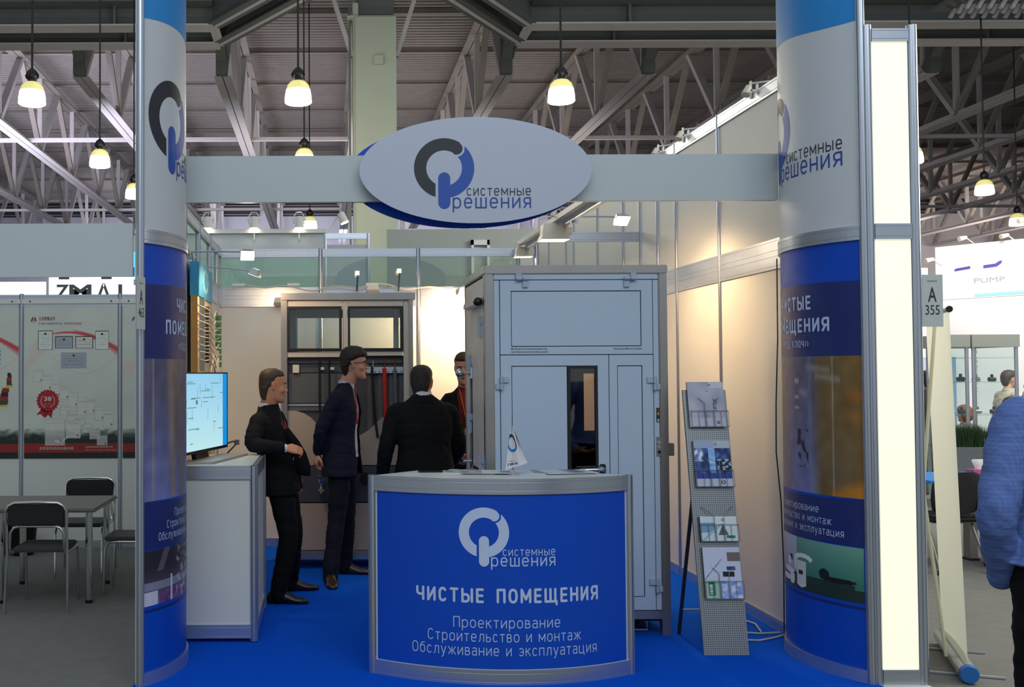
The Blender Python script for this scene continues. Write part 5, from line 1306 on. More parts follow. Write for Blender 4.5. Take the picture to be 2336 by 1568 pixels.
obj('top_bar', MB().tube([bp(-.03, 1), bp(1.0, 1)], .014, 10), ALU, t, smooth=True); obj('top_bar_end', MB().tube([bp(-.06, 1.0), bp(-.02, 1.0)], .018, 10), BLACK, t, smooth=True)
obj('support_pole', MB().tube([BA.lerp(BB, .35) - bn * .06 + V((0, 0, .06)), BA.lerp(BB, .5) - bn * .10 + V((-.05, 0, 1.0)), bp(.62, .97, -.03)], .010, 10), mat('cream_pole', 'd9d6bd', .4), t, smooth=True)
for k, u in enumerate((.15, .8)):
    p = BA.lerp(BB, u); obj('foot', MB().bar(p - bn * .28 + V((0, 0, .008)), p + bn * .20 + V((0, 0, .008)), .02, .01), ALU, t)

# ================================================================ RIGHT: white stand in the depth
t = thing('far_white_stand', (10, 16, 0), 'bright white exhibition stand with tall fascia at the far right', 'stand')
GWS = mat('bright_white_stand_wall', 'f2f0ee', .6, 0, .01); GREYF = mat('grey_showcase_fascia', '8e9188', .5)
def rx(px, d): return (px - 740) * d / 2450
def rz_(py, d): return 1.7 - (py - 852) * d / 2450
# fascia with perspective: left end farther
def wallseg(nm, p0, p1, z0, z1, m, th=.06):
    p0 = V((*p0, 0)); p1 = V((*p1, 0)); d = (p1 - p0).normalized(); n = V((-d.y, d.x, 0)) * th
    return obj(nm, MB().add([p0 + V((0, 0, z0)), p1 + V((0, 0, z0)), p1 + n + V((0, 0, z0)), p0 + n + V((0, 0, z0)), p0 + V((0, 0, z1)), p1 + V((0, 0, z1)), p1 + n + V((0, 0, z1)), p0 + n + V((0, 0, z1))], [(0, 3, 2, 1), (4, 5, 6, 7), (0, 1, 5, 4), (1, 2, 6, 5), (2, 3, 7, 6), (3, 0, 4, 7)]), m, t)
FA, FB = (rx(2138, 16.0), 16.0), (rx(2420, 14.6), 14.6)
wallseg('fascia_wall', FA, FB, 2.75, 3.54, GWS, .1)
wallseg('back_wall', (rx(2040, 17.5), 17.5), (rx(2500, 17.5), 17.5), 0, 3.2, GWS)
wallseg('side_wall', (rx(2086, 14.6), 14.6), (rx(2120, 14.6), 14.6), 1.95, 3.10, GWS)
wallseg('side_wall', (rx(2086, 14.6), 14.6), (rx(2125, 14.6), 14.6), 0, 1.95, GWS)
fd = (V((*FB, 0)) - V((*FA, 0))).normalized(); fn = V((fd.y, -fd.x, 0))
ff = lambda u, v, l=.004: V((*FA, 0)) + fd * u + fn * l + V((0, 0, v))
VIO = mat('violet_logo_ink', '5a4fa8', .5); PALEG = mat('pale_grey_sign_ink', 'a9a9ad', .5); CYA = mat('pale_cyan_stripe', '9fe4ea', .5)
obj('logo_stroke', MB().add([ff(.28, 3.16), ff(.50, 3.18), ff(.50, 3.22), ff(.30, 3.20), ff(.27, 3.18)], [(0, 1, 2, 3, 4)]), VIO, t, recalc=False)
obj('logo_stroke', MB().add([ff(.68, 3.17), ff(.86, 3.18), ff(.92, 3.22), ff(.94, 3.26), ff(.90, 3.26), ff(.84, 3.225), ff(.68, 3.215)], [tuple(range(7))]), VIO, t, recalc=False)
lettering('PUMP', lambda u, v: ff(u, v), .55, 2.965, .075, .42, 'L', 0, t, PALEG)
obj('cyan_stripe', MB().add([ff(.55, 2.77), ff(1.9, 2.77), ff(1.9, 2.82), ff(.55, 2.81)], [(0, 1, 2, 3)]), CYA, t, recalc=False)
obj('blue_poster', MB().box(rx(2166, 17), rx(2210, 17), 17.35, 17.4, 0.4, rz_(820, 17)), mat('pale_blue_poster', '86a9c9', .5), t)
obj('grey_poster', MB().box(rx(2088, 14.5), rx(2120, 14.5), 14.52, 14.55, .6, rz_(822, 14.5)), mat('lavender_poster', 'b4b8d0', .5), t)
lettering('www.aerop', lambda u, v: V((rx(2243, 16.8) - v, 16.95, rz_(905, 16.9) + u)), 0, 0, .14, .78, 'L', 0, t, PALEG)
lettering('НЫЙ', lambda u, v: V((rx(2087, 14.4) + u, 14.58, rz_(796, 14.4) + v)), 0, 0, .075, .22, 'L', 0, t, PALEG)
lettering('360', lambda u, v: V((rx(2090, 14.4) + u, 14.58, rz_(771, 14.4) + v)), 0, 0, .065, .17, 'L', 0, t, PALEG)
# floods on the far stand
for i, (px, py, d) in enumerate(((2195, 550, 15.8), (2290, 545, 15.2), (2118, 600, 14.4), (2330, 510, 15.0))):
    x, z = rx(px, d), rz_(py, d); l = thing('stand_floodlight', (x, d, z), ['cream flood on an arm at the left end of the far white fascia', 'cream flood on an arm in the middle of the far white fascia', 'cream flood on the low white wall left of the far fascia', 'cream flood at the right edge above the far white fascia'][i], 'lamp')
    obj('head', MB().tube([(x - .07, d - .10, z - .02), (x + .04, d - .09, z + .005)], [.038, .028], 10), WHL, l, smooth=True)
    obj('arm', MB().tube([(x + .03, d - .09, z + .005), (x + .20, d, z - .07)], .009, 6), WHITEPL, l, smooth=True)
# glass showcases
def showcase(px0, px1, d, lab, ztop=1.985, pxm=None, dm=None):
    x0, x1 = rx(px0, d), rx(px1, d); t = thing('glass_showcase', ((x0 + x1) / 2, d, 0), lab, 'showcase')
    obj('top_fascia', MB().box(x0, x1, d, d + .9, ztop - .0, ztop + .15), GREYF, t)
    for x, y in ((x0 + .03, d + .03), (x1 - .03, d + .03), (x0 + .03, d + .87), (x1 - .03, d + .87)): obj('upright', MB().cyl((x, y, 0), (x, y, ztop), .022, 10), ALU, t, smooth=True)
    for z in (.75, 1.15, 1.55, 1.85): obj('glass_shelf', MB().box(x0 + .03, x1 - .03, d + .05, d + .85, z, z + .01), GLASS_CLEAR, t)
    obj('glass_front', MB().box(x0 + .03, x1 - .03, d + .02, d + .026, .1, ztop), GLASS_CLEAR, t)
    obj('plinth', MB().box(x0, x1, d, d + .9, 0, .1), GREYF, t)
    random.seed(int(px0))
    n_ = 2 if px0 < 2200 else 3
    for z, sn in ((.76, 'low'), (1.16, 'middle'), (1.56, 'upper')):
        for k in range(n_):
            x = x0 + .09 + (x1 - x0 - .18) * k / (n_ - 1) + random.uniform(-.01, .01); r_ = random.uniform(.02, .032)
            e = thing('metal_fitting', (x, d + .4, z), ('left' if k == 0 else 'right' if k == n_ - 1 else 'centre') + ' metal fitting on the ' + sn + ' shelf of the ' + ('left' if px0 < 2200 else 'right') + ' showcase', 'fitting', 'metal fittings in the far showcases, ' + ('left' if px0 < 2200 else 'right'))
            obj('body', MB().cyl((x - .04, d + .4, z + r_), (x + .04, d + .4, z + r_), r_, 10).cyl((x, d + .4, z + r_), (x, d + .4, z + r_ * 3.2), r_ * .6, 10), CHROME if k % 2 else ALU_DK, e, smooth=True)
showcase(2163, 2214, 13.0, 'left glass showcase with grey top in front of the far white stand')
showcase(2218, 2327, 13.0, 'right glass showcase with grey top in front of the far white stand')

# right: planter, table, tissue box, chairs
t = thing('grass_planter', (rx(2205, 12), 12, 0), 'grey planter box filled with dense dark green artificial grass', 'planter')
obj('planter_box', MB().box(rx(2172, 12), rx(2262, 12), 12, 12.35, 0, rz_(1027, 12)), mat('grey_planter', '73777a', .6), t, bevel=.005)
mb = MB(); random.seed(3)
gx0, gx1, gz = rx(2174, 12), rx(2258, 12), rz_(1027, 12)
for i in range(1800):
    x = random.uniform(gx0, gx1); y = random.uniform(12.02, 12.33); h = random.uniform(.18, .27); a_ = random.uniform(0, PI); dx2, dy2 = math.cos(a_) * .004, math.sin(a_) * .004; lx, ly = random.uniform(-.03, .03), random.uniform(-.03, .03)
    mb.add([(x - dx2, y - dy2, gz - .01), (x + dx2, y + dy2, gz - .01), (x + lx, y + ly, gz + h)], [(0, 1, 2)])
obj('grass_blades', mb, mat('artificial_grass', '26441f', .7, 0, .3, 30), t, kind='stuff', recalc=False)
obj('soil', MB().box(gx0, gx1, 12.02, 12.33, gz - .02, gz), BLACK, t)
t = thing('stand_table', (5.75, 9.7, 0), 'table with bright blue top beside the light box on the right', 'table')
obj('table_top', MB().box(5.22, 6.9, 9.3, 10.1, .725, .75), mat('bright_blue_top', '1f86d8', .5), t, bevel=.004)
obj('table_runner', MB().box(5.62, 6.6, 9.29, 10.0, .7505, .752), mat('pale_table_runner', 'a9a6a6', .6), t)
for x, y in ((5.80, 9.7), (6.7, 9.7)): obj('leg', MB().box(x - .035, x + .035, y - .05, y + .05, 0, .725), mat('grey_table_leg', '75706a', .5), t)
for x in (5.80, 6.7): obj('foot', MB().box(x - .045, x + .045, 9.64, 9.76, 0, .02), BLACK, t)
t = thing('tissue_box', (5.78, 9.5, .752), 'pink patterned tissue box with white tissue on the right table', 'box')
PINK = mat('pink_patterned_card', 'b04a86', .5, 0, .5, 40)
obj('carton', MB().box(5.66, 5.88, 9.40, 9.52, .753, .832), PINK, t); mb = MB()
mb.loft([[V((5.75 + a_ * math.cos(q) * (1 + .25 * math.sin(3 * q)), 9.46 + b2 * math.sin(q), z)) for q in [2 * PI * k / 14 for k in range(14)]] for a_, b2, z in ((.03, .012, .825), (.045, .02, .87), (.06, .022, .905), (.05, .014, .92))], caps=False)
obj('tissue', mb, mat('white_tissue', 'ded9d6', .8), t, smooth=True)
def stack_chair(x, y, rz, lab):
    t = thing('meeting_chair', (x, y, 0), lab, 'chair', 'black rounded-back chairs at the right table', rz=rz)
    FB_ = mat('black_fabric', '131314', .8, 0, .1, 60); LG = mat('grey_chair_tube', '77746f', .35, .6)
    mb = MB(); R_ = []
    for z, w_, off in ((.50, .17, -.20), (.53, .21, -.205), (.62, .235, -.225), (.74, .235, -.245), (.82, .20, -.26), (.85, .13, -.265)):
        R_.append([V((w_ * math.cos(q), off + .022 * math.sin(q) + .05 * (math.cos(q) ** 2), z)) for q in [2 * PI * k / 20 for k in range(20)]])
    mb.loft(R_); obj('backrest', mb, FB_, t, smooth=True, local=True)
    obj('seat', MB().box(-.225, .225, -.19, .23, .42, .475), FB_, t, smooth=True, bevel=.02, local=True)
    for s in (-1, 1):
        for k, (fy, ty) in enumerate(((.24, .08), (-.26, -.08))):
            lg = obj('leg', MB().tube([(s * .22, fy, .02), (s * .20, ty, .40)], .014, 10), LG, t, smooth=True, local=True)
            obj('foot', MB().cyl((s * .22, fy, 0), (s * .22, fy, .035), .022, 10), RUBBER, lg, smooth=True, local=True)
        obj('back_upright', MB().tube([(s * .17, -.12, .42), (s * .17, -.20, .48), (s * .17, -.22, .62)], .012, 8), LG, t, smooth=True, local=True)
stack_chair(5.30, 9.25, .1, 'black round-backed chair just right of the light box, left one at the right table')
stack_chair(5.92, 9.10, -.15, 'black round-backed chair between the banner and the man in the blue shirt')
stack_chair(5.55, 8.75 + 2.4, PI, 'black chair on the far side of the right table')
# ================================================================ PEOPLE
def skinmat(name, c):
    m = mat(name, c, .5, 0, .08, 25); b = m.node_tree.nodes['Principled BSDF']; b.inputs['Subsurface Weight'].default_value = .08; b.inputs['Subsurface Radius'].default_value = (.01, .004, .002); return m
SKIN = skinmat('skin', 'c8835f'); SKIN2 = skinmat('fair_skin', 'cf957a')
HAIRB = mat('brown_hair', '3a2418', .6, 0, .3, 90, .4, stretch=(1, 1, .2)); HAIRD = mat('dark_brown_hair', '1f1410', .6, 0, .3, 90, .4, stretch=(1, 1, .2)); HAIRK = mat('black_hair', '120f0e', .6, 0, .3, 90)
SUITK = mat('black_suit_wool', '0e0d11', .85, 0, .12, 150, spec=.2); SUITN = mat('navy_suit_wool', '15182b', .85, 0, .12, 150, spec=.2); TROUK = mat('black_trouser_wool', '0b0b0d', .85, 0, .12, 150, spec=.2); TROUN = mat('navy_trouser_wool', '131520', .85, 0, .12, 150, spec=.2)
SHIRTW = mat('white_shirt_cotton', 'd3d0d4', .8, 0, .03, 60); SHIRTB = mat('pale_blue_shirt_cotton', 'b9bfd6', .8, 0, .03, 60); SHIRTR = mat('dark_red_jumper', '6d1512', .85, 0, .1, 90)
SHOE = mat('black_shoe_leather', '141110', .32, 0, .1, 30); SHOEB = mat('dark_brown_shoe_leather', '2b1d17', .35, 0, .15, 30)
REDTIE = mat('red_tie_silk', 'a51b17', .5); DARKTIE = mat('dark_tie_silk', '1c1a22', .5); ORANGE = mat('orange_lanyard_ribbon', 'e0591a', .6); REDLAN = mat('red_lanyard_ribbon', 'b0352c', .6)
LIP = mat('lip', '9c5448', .5); EYEW = mat('eye_white', 'b9aea4', .3); IRIS = mat('dark_iris', '1d1512', .3)

def ring(c, a, b, n=20, p=2.0):
    out = []
    for k in range(n):
        t = 2 * PI * k / n; ct, st = math.cos(t), math.sin(t)
        out.append(c + a * (abs(ct) ** (2 / p) * (1 if ct >= 0 else -1)) + b * (abs(st) ** (2 / p) * (1 if st >= 0 else -1)))
    return out
def limb(mb, pts, rad, n=14):
    """smooth tapered chain with round ends"""
    P = [V(p) for p in pts]
    # subdivide and soften the joints
    Q = []; R = []
    for i in range(len(P) - 1):
        for k in range(6):
            t = k / 6; Q.append(P[i].lerp(P[i + 1], t)); R.append(rad[i] + (rad[i + 1] - rad[i]) * t)
    Q.append(P[-1]); R.append(rad[-1])
    for _ in range(2): Q = [Q[0]] + [(Q[i - 1] + Q[i] * 2 + Q[i + 1]) / 4 for i in range(1, len(Q) - 1)] + [Q[-1]]
    d0 = (Q[0] - Q[1]).normalized(); d1 = (Q[-1] - Q[-2]).normalized()
    pre = [(Q[0] + d0 * R[0] * s, R[0] * c) for s, c in ((.95, .30), (.8, .6), (.5, .87))]
    post_ = [(Q[-1] + d1 * R[-1] * s, R[-1] * c) for s, c in ((.5, .87), (.8, .6), (.95, .30))]
    A = pre + list(zip(Q, R)) + post_
    mb.tube([a for a, r in A], [r for a, r in A], n)
def remeshed(name, mb, m, parent, voxel, smooth=4, wrinkle=0, wscale=9, cut=None, thick=0, label=None, squash=None):
    me = bpy.data.meshes.new('work'); inv = wmat(parent).inverted()
    me.from_pydata([tuple(inv @ p) for p in mb.v], [], mb.f)
    bm = bmesh.new(); bm.from_mesh(me); bmesh.ops.recalc_face_normals(bm, faces=bm.faces); bm.to_mesh(me); bm.free()
    o = bpy.data.objects.new('work', me); COL.objects.link(o)
    r = o.modifiers.new('r', 'REMESH'); r.mode = 'VOXEL'; r.voxel_size = voxel; r.use_smooth_shade = True
    s = o.modifiers.new('s', 'SMOOTH'); s.factor = .5; s.iterations = smooth
    bpy.context.view_layer.update()
    m2 = bpy.data.meshes.new_from_object(o.evaluated_get(bpy.context.evaluated_depsgraph_get()))
    bpy.data.objects.remove(o); bpy.data.meshes.remove(me); m2.name = name
    if wrinkle or cut or thick:
        bm = bmesh.new(); bm.from_mesh(m2); bm.normal_update(); W = wmat(parent)
        if wrinkle:
            mv = []
            for v in bm.verts:
                p = v.co
                q = V((p.x * wscale + 2.1 * noise.noise(p * 4), p.y * wscale, p.z * wscale * 1.9))
                mv.append(v.normal * wrinkle * (noise.noise(q) + .55 * (1 - 2 * abs(noise.noise(q * 1.7 + V((5, 3, 1)))))))
            for v, d in zip(bm.verts, mv): v.co += d
        if cut:
            dele = [f for f in bm.faces if cut(W @ f.calc_center_median())]
            bmesh.ops.delete(bm, geom=dele, context='FACES')
            for _ in range(8):
                nb = {}
                for e in bm.edges:
                    if e.is_boundary:
                        a_, b_ = e.verts; nb.setdefault(a_, []).append(b_.co.copy()); nb.setdefault(b_, []).append(a_.co.copy())
                for v_, ns in nb.items():
                    if len(ns) == 2: v_.co = v_.co * .5 + (ns[0] + ns[1]) * .25
        bm.to_mesh(m2); bm.free()
    m2.polygons.foreach_set('use_smooth', [True] * len(m2.polygons))
    m2.materials.clear(); m2.materials.append(m)
    o = bpy.data.objects.new(name, m2); COL.objects.link(o)
    if thick:
        sm = o.modifiers.new('cloth_thickness', 'SOLIDIFY'); sm.thickness = thick; sm.offset = -1; sm.use_even_offset = False
    o.parent = parent; WM[o.name] = wmat(parent)
    if label: o['label'] = label
    return o
def frame_of(f, up=(0, 0, 1)):
    f = V(f).normalized(); u = V(up).normalized(); r = f.cross(u).normalized(); u = r.cross(f).normalized(); return r, f, u
def head_mb(mb, c, f, up=(0, 0, 1), k=1.0, female=False):
    r, f, u = frame_of(f, up)
    def q(x, y, z): return c + (r * x + f * y + u * z) * k
    R_ = []
    for z, w_, fr, bk in ((-.122, .018, .074, .044), (-.113, .034, .088, .020), (-.098, .047, .092, -.010), (-.078, .056, .089, -.045), (-.052, .062, .086, -.070), (-.025, .068, .084, -.082), (0, .071, .080, -.089), (.018, .073, .086, -.093), (.035, .075, .089, -.096), (.06, .075, .086, -.097), (.085, .069, .073, -.090), (.105, .055, .050, -.070), (.118, .033, .020, -.042), (.123, .012, -.002, -.020)):
        cy = (fr + bk) / 2; R_.append(ring(q(0, cy, z), r * w_ * k, f * (fr - bk) / 2 * k, 24, 2.25))
    mb.loft(R_)
    # nose, lips, brow, cheeks, ears, eye mounds
    mb.loft([ring(q(0, .080, .022), r * .007 * k, f * .008 * k, 8), ring(q(0, .090, .0), r * .0085 * k, f * .012 * k, 8), ring(q(0, .100, -.018), r * .012 * k, f * .014 * k, 8), ring(q(0, .105, -.030), r * .015 * k, f * .013 * k, 8), ring(q(0, .092, -.041), r * .014 * k, f * .010 * k, 8)])
    mb.sphere(q(0, .108, -.030), .0105 * k, 10)
    for s in (-1, 1):
        mb.sphere(q(s * .012, .097, -.034), .009 * k, 8)
        mb.loft([ring(q(s * .012, .086, .027), u * .005 * k, f * .007 * k, 8), ring(q(s * .032, .083, .030), u * .006 * k, f * .008 * k, 8), ring(q(s * .052, .066, .024), u * .005 * k, f * .007 * k, 8)])
        mb.sphere(q(s * .036, .052, -.026), .032 * k, 12)
        R2 = []
        for z, w2, th in ((-.030, .004, .004), (-.020, .008, .005), (-.004, .011, .006), (.012, .015, .006), (.024, .012, .005), (.029, .005, .004)):
            R2.append(ring(q(s * (.0735 + .006 * (z + .03) / .06), -.010 - z * .15, z - .004), f * w2 * k, r * th * k, 10))
        mb.loft(R2)
    mb.loft([ring(q(s * .024, .076, -.064), u * .004 * k, f * .008 * k, 8) if abs(s) == 1 else ring(q(0, .089, -.064), u * .0075 * k, f * .009 * k, 8) for s in (-1, 0, 1)])
    mb.sphere(q(0, .080, -.104), .017 * k, 10)
    return q
def face_parts(c, f, up, k, parent, brow=True, shirt=None, glasses=False, browm=None):
    r, f, u = frame_of(f, up)
    def q(x, y, z): return c + (r * x + f * y + u * z) * k
    for s in (-1, 1):
        e = obj('eye', MB().sphere(q(s * .031, .0725, .002), .0098 * k, 12), EYEW, parent, smooth=True)
        obj('iris', MB().sphere(q(s * .031, .0785, .002), .0056 * k, 8), IRIS, e, smooth=True)
        obj('eyebrow', MB().tube([q(s * .014, .0925, .022), q(s * .032, .0905, .027), q(s * .050, .074, .022)], [.003 * k, .0038 * k, .002 * k], 6), browm or HAIRD, parent, smooth=True)
    obj('lips', MB().tube([q(-.023, .080, -.0655), q(-.010, .093, -.063), q(0, .0945, -.0645), q(.010, .093, -.063), q(.023, .080, -.0655)], [.002 * k, .0045 * k, .005 * k, .0045 * k, .002 * k], 8), LIP, parent, smooth=True)
    if glasses:
        g = MB()
        for s in (-1, 1):
            pts = [q(s * (.033 + .024 * math.cos(a_)), .103 - .008 * abs(math.cos(a_)) * (1 if math.cos(a_) > 0 else 0), .002 + .017 * math.sin(a_)) for a_ in [2 * PI * i / 16 for i in range(16)]]
            g.tube(pts, .0022 * k, 6, closed=True)
            g.tube([q(s * .057, .094, .010), q(s * .078, .05, .010), q(s * .081, -.005, .010), q(s * .079, -.025, -.004)], .0024 * k, 6)
        g.tube([q(-.010, .104, .006), q(0, .108, .009), q(.010, .104, .006)], .002 * k, 6)
        obj('glasses', g, BLACK, parent, smooth=True)
def hair(c, f, up, k, m, parent, style='short', vox=.005):
    r, f, u = frame_of(f, up)
    def q(x, y, z): return c + (r * x + f * y + u * z) * k
    L_ = {'short': ((-.100, .044, -.050, -.070), (-.075, .052, -.045, -.088), (-.045, .062, -.036, -.096), (-.015, .0725, -.026, -.102), (.006, .0765, .018, -.105), (.030, .079, .034, -.107), (.052, .080, .052, -.108), (.066, .079, .082, -.108), (.085, .075, .086, -.103), (.105, .064, .072, -.088), (.122, .046, .045, -.062), (.131, .022, .012, -.032)),
          'crop': ((-.105, .045, -.045, -.068), (-.080, .050, -.042, -.082), (-.050, .060, -.036, -.090), (-.018, .070, -.028, -.096), (.004, .0745, .020, -.099), (.030, .0765, .032, -.101), (.054, .0775, .050, -.102), (.074, .0755, .079, -.100), (.095, .067, .074, -.090), (.112, .052, .052, -.068), (.124, .026, .015, -.034)),
          'full': ((-.095, .046, -.045, -.078), (-.072, .054, -.036, -.094), (-.045, .066, -.028, -.104), (-.012, .075, -.020, -.112), (.004, .078, .024, -.115), (.028, .082, .036, -.118), (.046, .085, .058, -.119), (.060, .085, .088, -.117), (.078, .083, .101, -.114), (.100, .075, .090, -.104), (.118, .064, .070, -.088), (.132, .050, .052, -.066), (.143, .024, .014, -.034)),
          'bob': ((-.115, .050, -.030, -.085), (-.080, .078, -.020, -.108), (-.040, .090, -.012, -.120), (.0, .094, .000, -.124), (.030, .094, .030, -.126), (.050, .092, .080, -.124), (.070, .088, .098, -.120), (.100, .078, .090, -.106), (.125, .058, .060, -.076), (.142, .026, .018, -.036))}[style]
    mb = MB().loft([ring(q(0, (a + b) / 2, z), r * w_ * k, f * (a - b) / 2 * k, 24, 2.3) for z, w_, a, b in L_])
    remeshed('hair', mb, m, parent, vox, 3, .0035 if style in ('short', 'full') else .002, 55)
def hand_mb(mb, w0, d, n, side, k=1.0, curl=.5, spread=.0):
    d = V(d).normalized(); n = V(n); n = (n - d * n.dot(d)).normalized(); t = d.cross(n) * side   # t points to the thumb side
    def q(x, y, z): return w0 + (d * x + t * y + n * z) * k
    mb.loft([ring(q(-.02, 0, 0), t * .026 * k, n * .019 * k, 14), ring(q(.015, 0, 0), t * .029 * k, n * .018 * k, 14, 2.4), ring(q(.055, 0, 0), t * .040 * k, n * .016 * k, 14, 2.6), ring(q(.092, 0, .002), t * .040 * k, n * .012 * k, 14, 2.6)])
    for y, l1, l2, l3, rr in ((.030, .043, .026, .020, .0088), (.0105, .047, .029, .022, .0090), (-.0095, .044, .027, .021, .0086), (-.029, .034, .021, .018, .0078)):
        p = q(.086, y, .002); pts = [p]; a = curl * .5
        for l, inc in ((l1, .9), (l2, .7), (l3, 0)):
            p = p + (d * math.cos(a) + n * math.sin(a) + t * y * spread * 6).normalized() * l * k; pts.append(p); a += curl * inc
        limb(mb, pts, [rr * k, rr * .96 * k, rr * .88 * k, rr * .78 * k], 10)
    p = q(.022, .026, .004); p1 = p + (d * .62 + t * .66 + n * .42).normalized() * .040 * k; p2 = p1 + (d * .86 + t * .20 + n * .5).normalized() * .032 * k; p3 = p2 + (d * .9 - t * .05 + n * .45).normalized() * .024 * k
    limb(mb, [p, p1, p2, p3], [.0135 * k, .0115 * k, .0100 * k, .0082 * k], 10)

def person(label, J, f, hf, hup=(0, 0, 1), hk=1.0, hairst='short', hairm=HAIRD, skin=SKIN, jacket=SUITK, shirt=SHIRTW, trousers=TROUK, shoe=SHOE, tie=None, open_w=None, vox=.006,
           hands=((None, None, .5),) * 2, glasses=False, build=1.0, toes=((0, 1), (0, 1)), hem=.13, lanyard=None, shirt_only=False, face=True, skirt=False, jopen=(0.05, .10), extra_hem=()):
    """J: world points head, neck, chest, pelvis, and for R/L: sh, el, wr, hip, kn, an"""
    g = lambda n: V(J[n]) if not isinstance(J[n], V) else J[n]
    base = V((g('pelvis').x, g('pelvis').y, 0))
    T = thing('person', base, label, 'person')
    f = V(f).normalized(); up = (g('chest') - g('pelvis')).normalized(); r, f, up = frame_of(f, up); B = build
    chest, pel, neck = g('chest'), g('pelvis'), g('neck')
    head = g('head')
    # ---- body, one continuous surface
    mb = MB(); head_mb(mb, head, hf, hup, hk)
    hr, hff, hu = frame_of(hf, hup)
    limb(mb, [head - hu * .07 * hk - hff * .018, neck - V((0, 0, .0)), chest + (neck - chest) * .2], [.058 * B, .063 * B, .07 * B])
    mb.loft([ring(pel + up * 0.0 - up * .06, r * .13 * B, f * .085 * B), ring(pel + (chest - pel) * .45, r * .125 * B, f * .08 * B), ring(chest, r * .16 * B, f * .085 * B), ring(chest + (neck - chest) * .7, r * .08 * B, f * .06 * B)])
    for s in ('R', 'L'):
        sg = 1 if s == 'R' else -1
        limb(mb, [chest + (neck - chest) * .35, g(s + 'sh'), g(s + 'el'), g(s + 'wr')], [.05 * B, .045 * B, .036 * B, .024 * B])
        limb(mb, [pel, g(s + 'hip'), g(s + 'kn'), g(s + 'an')], [.08 * B, .075 * B, .048 * B, .034 * B])
        td = toes[0 if s == 'R' else 1]; tdv = V((td[0], td[1], 0)).normalized()
        limb(mb, [g(s + 'an'), g(s + 'an') - V((0, 0, .045)) + tdv * .02, g(s + 'an') - V((0, 0, .06)) + tdv * .10], [.030, .026, .018])
        hd, hn, cu = hands[0 if s == 'R' else 1]
        if hd is None: hd = (g(s + 'wr') - g(s + 'el')).normalized() + V((0, 0, -.15)); hn = r * (-sg)
        hand_mb(mb, g(s + 'wr') + V(hd).normalized() * .02, hd, hn, 1 if (s == 'R') else -1, .98 if B > .9 else .9, cu)
    remeshed('body', mb, skin, T, vox, 2)
    if face: face_parts(head, hf, hup, hk, T, glasses=glasses, browm=hairm)
    hair(head, hf, hup, hk, hairm, T, hairst)
    # ---- clothing
    def torso(k, hemk, gap=0, neckk=1.0, flare=1.0):
        m_ = MB(); mid_ = pel.lerp(chest, .42); R_ = []
        R_.append(ring(pel - up * hemk, r * .205 * B * k * flare, f * .150 * B * k * flare, 28, 2.2))
        R_.append(ring(pel, r * .192 * B * k * (1 + (flare - 1) * .5), f * .140 * B * k * (1 + (flare - 1) * .4), 28, 2.2)); R_.append(ring(mid_, r * .172 * B * k, f * .128 * B * k, 28, 2.2))
        R_.append(ring(chest - up * .10, r * .190 * B * k, f * .138 * B * k, 28, 2.2)); R_.append(ring(chest - up * .02, r * .190 * B * k, f * .122 * B * k, 28, 2.2))
        R_.append(ring(chest.lerp(neck, .38), r * .160 * B * k, f * .095 * B * k, 28)); R_.append(ring(chest.lerp(neck, .72), r * .098 * B * k, f * .078 * B * k, 28)); R_.append(ring(chest.lerp(neck, 1.02), r * .066 * k * neckk, f * .066 * k * neckk, 28))
        m_.loft(R_); return m_
    def sleeves(m_, k, end=1.0):
        for s in ('R', 'L'):
            w_ = g(s + 'el').lerp(g(s + 'wr'), end)
            limb(m_, [chest.lerp(neck, .42), chest.lerp(neck, .25).lerp(g(s + 'sh'), .6), g(s + 'sh'), g(s + 'sh').lerp(g(s + 'el'), .5), g(s + 'el'), w_], [.052 * B * k, .058 * B * k, .066 * B * k, .062 * B * k, .054 * B * k, .043 * B * k], 18)
    if jacket is not None:
        st = torso(.90, .02); sleeves(st, .80, 1.04 if not shirt_only else 1.0)
        remeshed('shirt', st, shirt, T, .009, 3, .003, 13)
        jk = torso(1.02, hem, flare=1.06); sleeves(jk, 1.0, .97)
        for a_, b_, ra, rb2 in extra_hem: limb(jk, [a_, b_], [ra, rb2])
        vtop, wtop = neck, .085; j0 = pel + up * .02
        L_ = (chest - j0).dot(up)
        def cut(p):
            d = p - j0; h = d.dot(up) / L_; dep = (p - (pel + up * d.dot(up))).dot(f); lat = (p - pel).dot(r) - 0
            if dep < .02 * B: 
                return h > 1.0 and (p - neck).length < .05
            if open_w is not None:
                w_ = open_w[0] + (open_w[1] - open_w[0]) * max(0, min(1, h / 1.2))
            else: w_ = -1 if h < .25 else (h - .25) * .095
            return abs(lat) < w_
        remeshed('jacket', jk, jacket, T, .010, 3, .006, 9, cut, .006)
        # collar and lapels follow the opening
        cl = MB(); nn_ = 22; RR_ = []
        for i in range(nn_ + 1):
            a_ = math.radians(-150 + 300 * i / nn_) + PI / 2 * 0
            dr = -f * math.cos(a_) + r * math.sin(a_); b0 = neck - up * .005 - f * .004; drop = up * (-.045 * max(0, -math.cos(a_)))
            RR_.append([b0 + dr * .068 + up * -.03 + drop, b0 + dr * .061 + up * .020 + drop, b0 + dr * .066 + up * .022 + drop, b0 + dr * .076 - up * .024 + drop])
        cl.loft(RR_); obj('shirt_collar', cl, shirt, T, smooth=True)
        jc = MB(); RR_ = []
